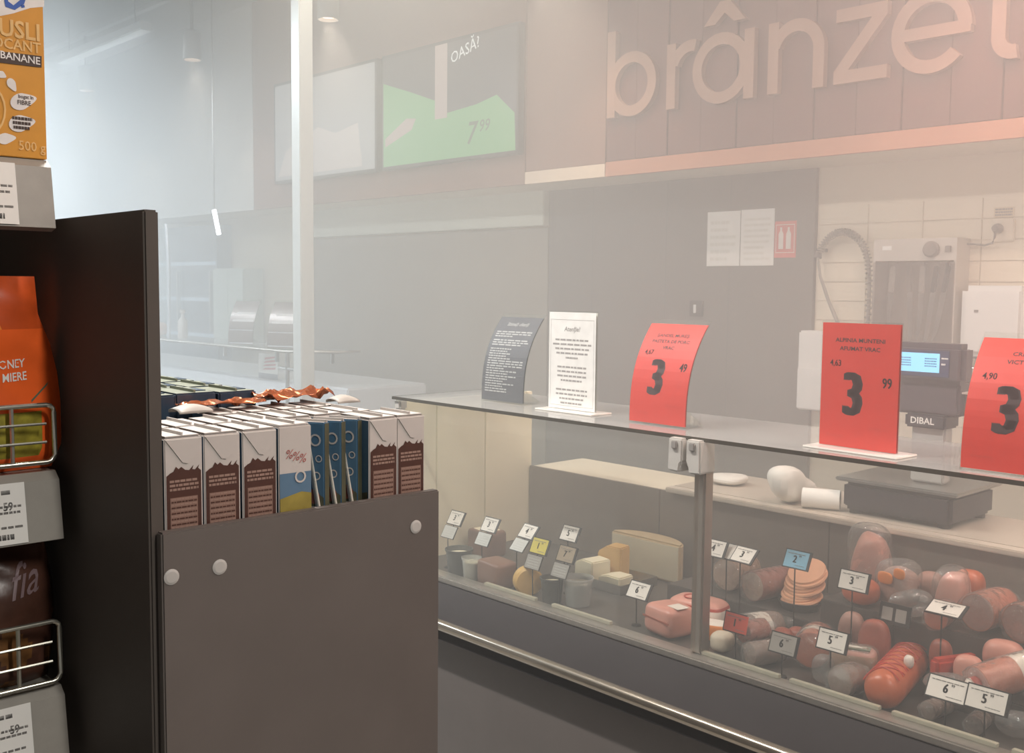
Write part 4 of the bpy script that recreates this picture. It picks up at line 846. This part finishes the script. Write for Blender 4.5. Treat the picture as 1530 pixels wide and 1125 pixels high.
roll('sausage', 'tall beige cut sausage behind the ham loaf', 1085, 885, .047, .14, TAN, mat('cut_beige', S(190, 158, 138), .45, var=.12, scale=60), 4, rear=(2.56, .69))
roll('sausage', 'wide beige cut sausage with a reddish casing next to the blue price card', 1133, 900, .043, .15, BRK, MATS['cut_beige'], -10, rear=(2.53, .69))
loaf('smoked_ham', 'dark red smoked ham knob between grey sausage and peach slices', 1165, 938, .036, .036, .085, BRK, 10, .8, rear=(2.44, .6255))
loaf('smoked_ham', 'small dark red ham piece under the peach slices', 1205, 930, .03, .03, .06, BRK, -15, .8, rear=(2.46, .6255))
# peach slices
t = thing('sliced_ham', 'stack of round peach ham slices behind the blue price card', 'ham', (at(1197, 870, 1, 2.585).x, 2.585, .6905))
obj('tray', MB().lathe([(.05, 0), (.062, .025), (.06, .026), (.049, .004)], 24), BLACK, t, local=True, smooth=40)
for k in range(9): obj('slice', MB().lathe([(.052, 0), (.055, .004), (.052, .008)], 26, org=(.006*math.sin(k*2), .004*k, .02+.0095*k), axis=(0, -.18-.05*k, 1), sy=1), PCH, t, local=True, smooth=30)
# labelled hams at the front
t = roll('sausage', 'round cut sausage behind the grey price card', 1165, 1002, .043, .14, GRB, mat('cut_greyish', S(150, 124, 112), .45, var=.06), -22)
t = roll('smoked_ham', 'orange brown ham roll with a white label band behind the card reading 5', 1215, 985, .046, .12, ORB, ORB, 20, label_band=(.3, .55, LBLW), cat='ham', rear=(2.335, .6255))
t = loaf('smoked_ham', 'orange brown ham with a white stripe beside the black card holder', 1290, 960, .05, .036, .105, ORB, 20, .7, rear=(2.395, .6255)); obj('label_stripe', MB().box(-.03, .02, -.012, .012, .1035, .1058), LBLW, t, local=True)
t = loaf('sliced_meat_pack', 'flat clear pack of sliced meat with a green and white label', 1268, 1002, .055, .035, .085, PK, 22, .5, rear=(2.345, .6255), mats=[TAN, PK], mfn=lambda v, u: 1 if v > .6 else 0)
obj('label_patch', MB().box(-.045, .04, -.028, .01, .0845, .0865), LBLG, t, local=True); obj('print_strip', MB().box(-.03, .03, -.016, -.002, .0864, .0872), LBLW, t, local=True); obj('film', MB().superbox(.059, .038, .0445, .5, 20, 12, warp=noisy(6, .03, 60)), FILM, t, local=True, smooth=50)
t = roll('sausage', 'film wrapped cut sausage under the card reading 5', 1240, 1042, .040, .08, GRB, MATS['cut_greyish'], -5, clip=False)
# net roll
a_, b_ = at(1308, 1028, 2, ZD+.049), at(1354, 978, 2, ZD+.049); dx = b_-a_; L = dx.length; ang = math.degrees(math.atan2(-dx.x, dx.y))
t = thing('netted_ham', 'netted red and brown ham roll lying slantwise at the front', 'ham', (a_.x, a_.y, ZD+.0495), R(ang))
obj('meat', MB().lathe([(.012, -.012), (.036, -.004), (.045, .02), (.046, L*.5), (.045, L-.02), (.036, L+.004), (.01, L+.012)], 26, axis=(0, 1, 0)), ORB, t, smooth=60, local=True)
for k in range(1, 8):
    for s in (-1, 1):
        pts = [(.0468*math.sin(R(-70+10*j)+.0)*1.0, (L/8)*(k)+s*(.012*(j-6)/6)*2, .0468*math.cos(R(-70+10*j))) for j in range(13)]
        obj('net_strand', MB().tube(pts, .0019, 5), RD, t, local=True)
obj('tied_end', MB().superbox(.010, .012, .014, .8, 12, 8, org=(.03, L*.42, .028), warp=noisy(2, .2, 90)), LBLW, t, local=True, smooth=40)
# bags at the back
def wrapped(label, px, py, sx, sy, h, m, film_scale, rz=0, seed=1, extra=None, dy=None, rear=None):
    t = loaf('wrapped_ham', label, px, py, sx, sy, h, m, rz, .55, dy=dy, rear=rear, warp=(lambda n_: lambda q_: (lambda z_: (n_(q_).x*(1.08-.32*z_)+sx*.2*z_, n_(q_).y*(1.08-.2*z_), n_(q_).z))(q_.z/h))(noisy(seed, .12, 40)))
    obj('film', MB().superbox(sx*film_scale[0], sy*film_scale[1], h/2*film_scale[2], .7, 26, 16, warp=noisy(seed+20, .10, 45)), FILM, t, local=True, smooth=30)
    if extra: extra(t)
    return t
wrapped('pink ham wedge inside a tall clear bag at the back of the case', 1298, 885, .055, .05, .15, PK, (1.12, 1.12, 1.2), 15, 1, rear=(2.70, .76))
def orl(t):
    obj('orange_label', MB().superbox(.024, .004, .016, .7, 14, 8, org=(-.004, -.047, .062)), ORG2, t, local=True, smooth=40); obj('orange_label', MB().superbox(.018, .004, .014, .7, 14, 8, org=(.034, -.04, .082)), ORG2, t, local=True, smooth=40)
wrapped('wrapped meat with orange labels in a clear bag', 1342, 905, .05, .04, .095, mat('meat_mauve', S(168, 128, 116), .4, var=.12), (1.2, 1.15, 1.25), -12, 2, orl, rear=(2.60, .76))
tag(obj('clear_bag', MB().superbox(.045, .04, .035, .8, 24, 14, org=Vector((at(1385, 870, 1, 2.565).x, 2.565, .7605)), warp=noisy(31, .25, 60)), glass('crumpled_film', (.8, .76, .74), .12, .15, .9, .12), smooth=25), 'crumpled empty clear bag between wrapped meats', 'bag')
wrapped('rosy ham wedge in clear film next to the tilted white card', 1422, 930, .04, .04, .11, PK, (1.15, 1.1, 1.12), 10, 5, rear=(2.63, .76))
loaf('smoked_ham', 'dark brown meat bundle behind the black card holder', 1246, 930, .034, .034, .08, BRK, -10, .75, rear=(2.465, .6255))
loaf('smoked_ham', 'dark mauve meat piece beside the thin tag stem', 1352, 965, .034, .03, .115, MATS['meat_mauve'], 12, .75, rear=(2.46, .6255))
roll('sausage', 'brown cut sausage below the tilted white card', 1412, 968, .030, .09, BRK, ORB, 8, label_band=(.3, .6, ORB), rear=(2.51, .76))
roll('mortadella', 'broad mauve mortadella cut face standing at the back', 1462, 960, .046, .13, ORB, mat('mortadella_cut', S(176, 124, 112), .45, var=.08, scale=50), -8, rear=(2.53, .76))
roll('mortadella', 'broad mauve mortadella behind its twin at the back', 1526, 940, .046, .13, ORB, MATS['mortadella_cut'], -14, rear=(2.52, .76))
loaf('smoked_ham', 'orange brown ham knob between rosy wedge and mortadella', 1448, 925, .04, .035, .10, ORB, 10, .7, rear=(2.72, .76))
p = D(1432, 1018); t = thing('sausage_stick', 'straight red sausage stick pointing into the case', 'sausage', (at(1418, 985, 1, 2.425).x, 2.425, .6805), R(66))
obj('meat', MB().box(-.062, .062, -.016, .016, .0, .05), RD, t, local=True, bevel=.008)
t = roll('sausage', 'thick orange brown sausage with white label and red cap', 1470, 1040, .040, .17, ORB, PK, -30, clip=False, label_band=(.5, .8, LBLW), rear=(2.30, .66), tilt=12)
obj('red_cap', MB().lathe([(.012, -.03), (.02, -.02), (.02, -.004), (.016, -.002)], 14, axis=(0, 1, 0), ms=[0, 1, 1]), [LBLW, RD], t, local=True, smooth=40)
roll('sausage', 'dim brown sausage under the card reading 6', 1390, 1075, .030, .12, GRB, GRB, -8, dy=.07)
roll('sausage', 'dim brown sausage under the front card reading 5', 1462, 1095, .030, .12, GRB, GRB, 6, dy=.07)
roll('sausage', 'dim brown sausage at the foot of the red price card', 1105, 990, .034, .1, BRK, BRK, -10)
def film_heap(label, px, py, sx, sy, h, seed, dy=.03):
    p = D(px, py); return tag(obj('clear_bag', MB().superbox(sx, sy, h/2, .8, 26, 16, org=(p.x, p.y+dy, ZD), warp=noisy(seed, .28, 55)), MATS['crumpled_film'], smooth=20), label, 'bag')
film_heap('crumpled clear film in front of the netted ham roll', 1395, 1062, .05, .03, .05, 41)
film_heap('crumpled clear film by the dim sausages at the end of the case', 1505, 1085, .035, .03, .05, 42)
film_heap('crumpled clear film behind the white price card reading 3', 1262, 955, .03, .025, .08, 43, .0)
loaf('smoked_ham', 'rusty red ham chunk behind the netted roll', 1322, 945, .04, .03, .135, BRK, 25, .75, rear=(2.468, .6255))
loaf('smoked_ham', 'brick coloured ham chunk between grey sausage and ham roll', 1190, 965, .04, .035, .075, BRK, -20, .8, rear=(2.45, .6255))
loaf('smoked_ham', 'pale pink ham chunk at the foot of the mortadella', 1540, 995, .045, .03, .075, PK, 12, .75, rear=(2.46, .68))
roll('sausage', 'slim rosy sausage lying before the brown cut sausage', 1500, 985, .020, .10, PK, PK, -60, rear=(2.39, .68))
tag(obj('wrapped_packet', MB().superbox(.03, .022, .02, .6, 18, 10, org=D(1368, 925)+Vector((0, .05, 0)), warp=noisy(15, .2, 70)), LBLW, smooth=30), 'small white paper packet beside the black card holder', 'packet')
loaf('smoked_ham', 'brown red ham chunk with a dull rind below the wrapped wedge', 1300, 900, .05, .04, .07, ORB, -12, .8, rear=(2.56, .76))
loaf('smoked_ham', 'mauve ham chunk between the mortadella and the tilted card', 1385, 930, .035, .035, .085, MATS['meat_mauve'], 8, .75, rear=(2.66, .76))
loaf('smoked_ham', 'dull red ham chunk before the sliced peach ham', 1225, 960, .05, .04, .085, BRK, 6, .8, rear=(2.44, .6255))
roll('sausage', 'greyish sausage end between the netted roll and the black holder', 1385, 990, .030, .09, GRB, TAN, -10, rear=(2.40, .6255))
loaf('smoked_ham', 'tall brick red ham chunk behind the netted roll, by the black holder', 1378, 930, .04, .03, .135, BRK, -14, .75, rear=(2.466, .6255))
loaf('smoked_ham', 'rosy ham chunk behind the red sausage stick', 1432, 960, .04, .028, .085, PK, 10, .7, rear=(2.468, .68))
loaf('smoked_ham', 'orange brown ham chunk below the mauve mortadella', 1480, 960, .04, .03, .08, ORB, -10, .75, rear=(2.466, .68))
loaf('smoked_ham', 'dull mauve ham chunk below the card reading 3', 1272, 930, .034, .03, .13, MATS['meat_mauve'], 16, .75, rear=(2.468, .6255))
# cheese section
def tub(label, px, py, r, h, m, fill):
    p = D(px, py); t = thing('cheese_tub', label, 'tub', (p.x, p.y+r, ZD))
    obj('cup', MB().lathe([(r*.8, 0), (r, h), (r*1.06, h), (r*1.06, h-.006), (r*.97, h-.008), (r*.78, .004)], 22), m, t, local=True, smooth=40)
    obj('contents', MB().lathe([(r*.76, .005), (r*.92, h*.8)], 22), fill, t, local=True, smooth=40)
DTUB = mat('tub_dark', S(84, 82, 78), .4, var=.08)
tub('dark tub at the cream end of the cheese section', 664, 862, .045, .085, DTUB, CHW); tub('clear tub of white cheese next to the dark tub', 706, 866, .032, .075, TUB, CHW)
t = loaf('cheese_block', 'brown smoked cheese block behind the double price cards', 738, 884, .06, .045, .085, mat('cheese_brown', S(128, 92, 76), .45, var=.08), -8, .3, cat='cheese')
loaf('cheese_block', 'dark brown cheese block with a pale top behind the clear tub', 702, 835, .06, .05, .095, BRK, -8, .25, cat='cheese', dy=.08, mats=[mat('cheese_brown', S(128, 92, 76)), CHW], mfn=lambda v, u: 1 if v > .86 else 0)
p = D(776, 893); t = thing('round_cheese', 'small golden cheese wheel standing on edge under the white cards', 'cheese', (p.x, p.y+.03, ZD+.046), R(60))
obj('rind', MB().lathe([(.04, -.02), (.046, -.014), (.046, .014), (.04, .02)], 28, axis=(0, 1, 0)), CHY, t, local=True, smooth=40)
tub('grey tub under the yellow price card', 812, 902, .036, .075, DTUB, CHW); tub('wide grey tub with a clear rim beside white cheese', 848, 908, .045, .085, TUB, mat('cheese_grey', S(150, 144, 132), .5))
t = thing('cheese_tray', 'shallow steel tray holding the white cheese blocks', 'tray', D(885, 880)+Vector((0, .1, 0)))
obj('pan', MB().box(-.11, .11, -.09, .09, 0, .004).box(-.11, .11, -.09, -.087, .004, .03).box(-.11, .11, .087, .09, .004, .03).box(-.11, -.107, -.087, .087, .004, .03).box(.107, .11, -.087, .087, .004, .03), STEEL, t, local=True)
tp = Vector(t.location)
for k, (dx_, dy_, sx, sy, h, m, lb) in enumerate(((-.055, -.04, .045, .04, .075, CHW, 'bright white cheese block in the tray, next to the wide tub'), (.05, -.045, .045, .035, .045, CHW, 'low white cheese block in the tray'), (-.035, .034, .045, .03, .11, CHY, 'orange yellow cheese wedge at the back of the tray'))):
    o = thing('cheese_block', lb, 'cheese', tp+Vector((dx_, dy_, .0045)), R(-8+9*k)); obj('body', MB().prism([(-sx, 0), (sx, 0), (sx, h), (-sx*.2, h*1.02), (-sx, h*.8)], -sy, sy, lambda u, v, d: (u, d, v)), m, o, local=True, bevel=.004)
o = thing('round_cheese', 'beige cheese half wheel added in place of a glass reflection, behind the card reading 6', 'cheese', (at(962, 850, 1, 2.69).x, 2.69, ZD), R(0))  # added cheese shape stands in for a warm reflection in the pane
obj('rind', MB().prism([(.0, 0)]+[(.15*math.cos(R(a)), .15*math.sin(R(a))) for a in range(0, 181, 10)], 0, .13, lambda u, v, d: (u, v*.55, d)), CHB, o, local=True, bevel=.006)
obj('cut_face', MB().box(-.142, .142, -.0015, .0, .008, .122), CHW, o, local=True)

# ------------------------------------------------------------------ price cards on stems
CRD = {'white': mat('card_white', S(236, 228, 220), .5), 'yellow': mat('card_yellow', S(214, 196, 84), .5), 'blue': mat('card_blue', S(130, 186, 214), .5), 'red': mat('card_red', S(206, 78, 58), .5), 'grey': mat('card_grey', S(160, 154, 148), .5), 'beige': mat('card_beige', S(160, 142, 120), .5), 'black': BLACK}
CARDW, CARDH = .066, .046
def price_card(px, py, Y, s, col, label, double=False, tilt=35, yaw=0, wd=CARDW, two=False, floor=ZD, side=1):
    p = at(px, py, 1, Y); t = thing('price_card', label, 'price tag', (p.x, p.y, p.z), R(yaw), 'price cards in the deli case')
    ct, st = math.cos(R(tilt)), math.sin(R(tilt)); h = CARDH/2; hw = wd/2
    F = lambda e: (lambda u, v: (u, v*st-e*ct, v*ct+e*st))
    def slab(mb, x0, x1, y0, y1, e0, e1): 
        a, b2 = F(e0), F(e1); mb.add([a(x0, y0), a(x1, y0), a(x1, y1), a(x0, y1), b2(x0, y0), b2(x1, y0), b2(x1, y1), b2(x0, y1)], [(0, 3, 2, 1), (4, 5, 6, 7), (0, 1, 5, 4), (1, 2, 6, 5), (2, 3, 7, 6), (3, 0, 4, 7)])
    fr_ = MB(); slab(fr_, -hw-.003, hw+.007*side, -h-.003, h+.003, -.003, 0); obj('holder', fr_, BLACK, t, local=True)
    c = MB().quad2(-hw, hw, -h, h, F(.0006), 0)
    if two: c = MB().quad2(-hw+.004, -.004, -h+.006, h-.008, F(.0008), 1); c.quad2(.004, hw-.004, -h+.006, h-.008, F(.0008), 1)
    elif s:
        heavy(c, s, F(.0011), .028, 2, (-.004, -.009), .8, .035); c.text('99', F(.0011), .008, 2, (.010, .007), bold=.02); rnd = random.Random(px); bars(c, -hw+.006, hw-.008, h-.009, .002, F(.001), 1, rnd, .9); bars(c, 0, hw-.006, -h+.006, .0015, F(.001), 1, rnd, .9)
    obj('card', c, [CRD[col], GREYINK if not two else CRD['grey'], INK], t, local=True)
    low = -h
    if double:
        g = MB(); slab(g, -hw-.004, hw-.004, -h-.052, -h-.006, -.003, 0); obj('lower_holder', g, BLACK, t, local=True)
        g = MB().quad2(-hw-.002, hw-.006, -h-.050, -h-.008, F(.0006), 0); rnd = random.Random(px+1)
        for k in range(4): bars(g, -hw+.006, hw-.012, -h-.02-.008*k, .0018, F(.001), 1, rnd, .9)
        obj('lower_card', g, [mat('card_note', S(206, 204, 200), .5) if col in ('white',) else CRD['grey'], mat('faint_ink2', S(190, 188, 184), .6)], t, local=True); low = -h-.054
    e = F(-.004)(0, low); bz = floor-p.z
    obj('stem', MB().tube([F(-.004)(0, h*.3), e, (e[0], e[1]+.002, min(e[2]-.004, bz+.004)), (e[0], e[1]+.002, bz+.0005)], .0018, 6), BLACK, t, local=True)
    obj('stem_foot', MB().lathe([(.014, 0), (.012, .004), (.003, .006)], 14, org=(e[0], e[1]+.002, bz+.0003)), BLACK, t, local=True)
    return t
price_card(681, 774, 2.30, '3', 'white', 'double price card reading 3 beside the dark tub', True, 30)
price_card(732, 784, 2.30, '3', 'white', 'double price card reading 3 above the brown cheese block', True, 30)
price_card(789, 794, 2.31, '4', 'white', 'double price card reading 4 above the golden cheese wheel', True, 40, -4)
price_card(806, 816, 2.255, '1', 'yellow', 'yellow price card over a grey note card', True, 25)
price_card(851, 797, 2.36, '5', 'white', 'white price card reading 5 in the cheese section', False, 28)
price_card(846, 828, 2.27, '7', 'beige', 'dim beige double price card in front of the white cheese', True, 25)
price_card(954, 882, 2.28, '6', 'white', 'white price card reading 6 in front of the pink ham block', False, 32, wd=.07)
price_card(1068, 819, 2.46, '4', 'white', 'white price card reading 4 above the tall beige sausage', False, 30)
price_card(1090, 824, 2.475, '', 'white', 'blank pale price card tucked behind the next card', False, 40, -6, wd=.05)
price_card(1111, 829, 2.42, '3', 'white', 'white price card reading 3 above the wide beige sausage', False, 45, -5)
price_card(1190, 836, 2.48, '2', 'blue', 'light blue price card in front of the peach ham slices', False, 25, wd=.07)
price_card(1275, 868, 2.44, '3', 'white', 'white price card reading 3 under the bagged ham wedge', False, 18, wd=.075)
price_card(1336, 918, 2.468, '', 'black', 'black double window card holder among the meats', False, 12, two=True, wd=.072)
price_card(1413, 909, 2.42, '4', 'white', 'white price card lying nearly flat on its stem', False, 66, wd=.078, floor=.6805)
price_card(1100, 931, 2.245, '1', 'red', 'red price card in a dark holder beside the post', False, 14, wd=.07, side=-1)
price_card(1170, 962, 2.235, '6', 'grey', 'dim grey price card in front of a round sausage', False, 20, wd=.07)
price_card(1243, 957, 2.245, '5', 'white', 'greenish white price card reading 5 on a long stem', False, 20, wd=.072)
price_card(1416, 1030, 2.225, '6', 'white', 'large white price card reading 6 with a grey grip', False, 30, wd=.088, side=-1)
price_card(1474, 1045, 2.222, '5', 'white', 'large white price card reading 5 next to the card reading 6', False, 24, wd=.082)

SETTLE = {'cheese_block.004': (0.0, 0.006, 0.0, 1),
          'netted_ham': (0.018, -0.006, -0.0026, 1),
          'sliced_ham': (0, 0, 0.0007, 1),
          'ham_loaf': (0.012, -0.096, 0.0012, 0.9),
          'smoked_ham.002': (0, 0, -0.001, 1),
          'sausage.007': (0, 0, 0.0166, 1),
          'mortadella': (0, 0, -0.0011, 1),
          'mortadella.001': (0, 0, -0.0011, 1),
          'wrapped_ham': (0, 0, 0.0007, 1),
          'wrapped_ham.001': (0, 0, 0.0007, 1),
          'wrapped_ham.002': (0, 0, 0.0007, 1),
          'sausage.003': (-0.018, 0.0, -0.001, 1),
          'sausage.004': (-0.066, -0.036, -0.0151, 0.7),
          'sausage.005': (0.018, 0.012, -0.0056, 0.9),
          'sausage_stick': (0.018, -0.012, 0.0007, 1),
          'sliced_meat_pack': (0.018, 0.006, 0.0007, 1),
          'sausage.002': (0, 0, -0.0011, 1),
          'sausage.001': (0.0, -0.048, -0.001, 1),
          'ham_block': (0.0, -0.006, 0.0012, 1),
          'round_cheese.001': (0, 0, 0.0012, 1),
          'sausage.009': (0.0, -0.096, -0.01, 0.7),
          'sausage.008': (0.0, -0.084, -0.0101, 0.7),
          'sausage.010': (-0.006, 0.024, 0.0339, 0.8),
          'sausage.006': (0.0, -0.042, -0.0003, 1),
          'sausage.012': (-0.054, -0.042, 0.0023, 0.9),
          'sausage.011': (-0.012, 0.03, 0.0001, 1),
          'smoked_ham.007': (-0.006, -0.03, 0.0007, 1),
          'smoked_ham.013': (0.054, 0.0, 0.0247, 0.7),
          'smoked_ham.016': (0.006, 0.0, 0.0007, 1),
          'cheese_block.001': (0, 0, 0.0012, 1),
          'cheese_block': (-0.042, 0.006, 0.0012, 1),
          'smoked_ham.005': (-0.066, -0.024, 0.0067, 0.9),
          'smoked_ham.003': (0.018, -0.03, 0.0067, 0.7),
          'sausage': (0.048, 0.042, -0.0008, 0.9),
          'clear_bag.001': (0.012, -0.012, 0.0432, 1),
          'smoked_ham.010': (-0.012, -0.024, 0.0007, 1),
          'smoked_ham.006': (0, 0, 0.0007, 1),
          'smoked_ham.012': (-0.06, 0.006, 0.0007, 0.7),
          'clear_bag': (-0.024, -0.03, 0.0007, 1),
          'cheese_tub': (0.0, 0.018, 0.0012, 1),
          'cheese_tub.003': (0, 0, 0.0012, 1),
          'round_cheese': (0.0, 0.006, 0.0012, 1),
          'sausage_pack': (-0.006, -0.024, 0.0012, 1),
          'smoked_ham.009': (-0.054, 0.006, 0.0247, 1),
          'clear_bag.002': (0.03, -0.072, 0.0012, 1),
          'smoked_ham': (0.048, -0.054, 0.0007, 0.8),
          'smoked_ham.011': (0.0, 0.018, 0.0007, 1),
          'smoked_ham.014': (0.066, -0.078, 0.0007, 0.8),
          'smoked_ham.008': (-0.066, -0.012, 0.0127, 0.7),
          'smoked_ham.015': (0.036, 0.0, 0.0307, 0.8),
          'smoked_ham.004': (-0.012, -0.042, 0.0127, 0.7),
          'clear_bag.003': (-0.012, -0.078, 0.0637, 0.9),
          'cheese_tub.002': (0, 0, 0.0012, 1),
          'cheese_tub.001': (0.0, -0.036, 0.0012, 1),
          'wrapped_packet': (0, 0, 0.0012, 1),
          'smoked_ham.001': (0.0, -0.012, 0.0067, 0.8)}
for n_, (dx_, dy_, dz_, k_) in SETTLE.items():
    o = bpy.data.objects[n_]; o.location = Vector(o.location)+Vector((dx_, dy_, dz_)); o.scale = (k_, k_, k_)
# ------------------------------------------------------------------ smoke hanging in the hall
def smoke(name, x0, x1, y0, y1, z0, z1, dens, col, label):
    m = bpy.data.materials.new('smoke'); m.use_nodes = True; nt = m.node_tree; nt.nodes.clear()
    out = nt.nodes.new('ShaderNodeOutputMaterial'); v = nt.nodes.new('ShaderNodeVolumeScatter'); v.inputs['Color'].default_value = (*col, 1); v.inputs['Density'].default_value = dens; v.inputs['Anisotropy'].default_value = .25
    nt.links.new(v.outputs[0], out.inputs['Volume']); m.cycles.homogeneous_volume = True
    o = obj(name, MB().box(x0, x1, y0, y1, z0, z1), m); o['kind'] = 'stuff'; return tag(o, label, 'smoke')
smoke('smoke_haze', -4.85, 2.9, 1.92, 4.29, .02, 3.58, .29, (.97, .97, .96), 'thin grey smoke hanging over the deli counter')
smoke('smoke_haze', -15.4, -4.86, 1.8, 4.29, .02, 3.58, .41, (.97, .98, .98), 'thicker white smoke in the far part of the hall')
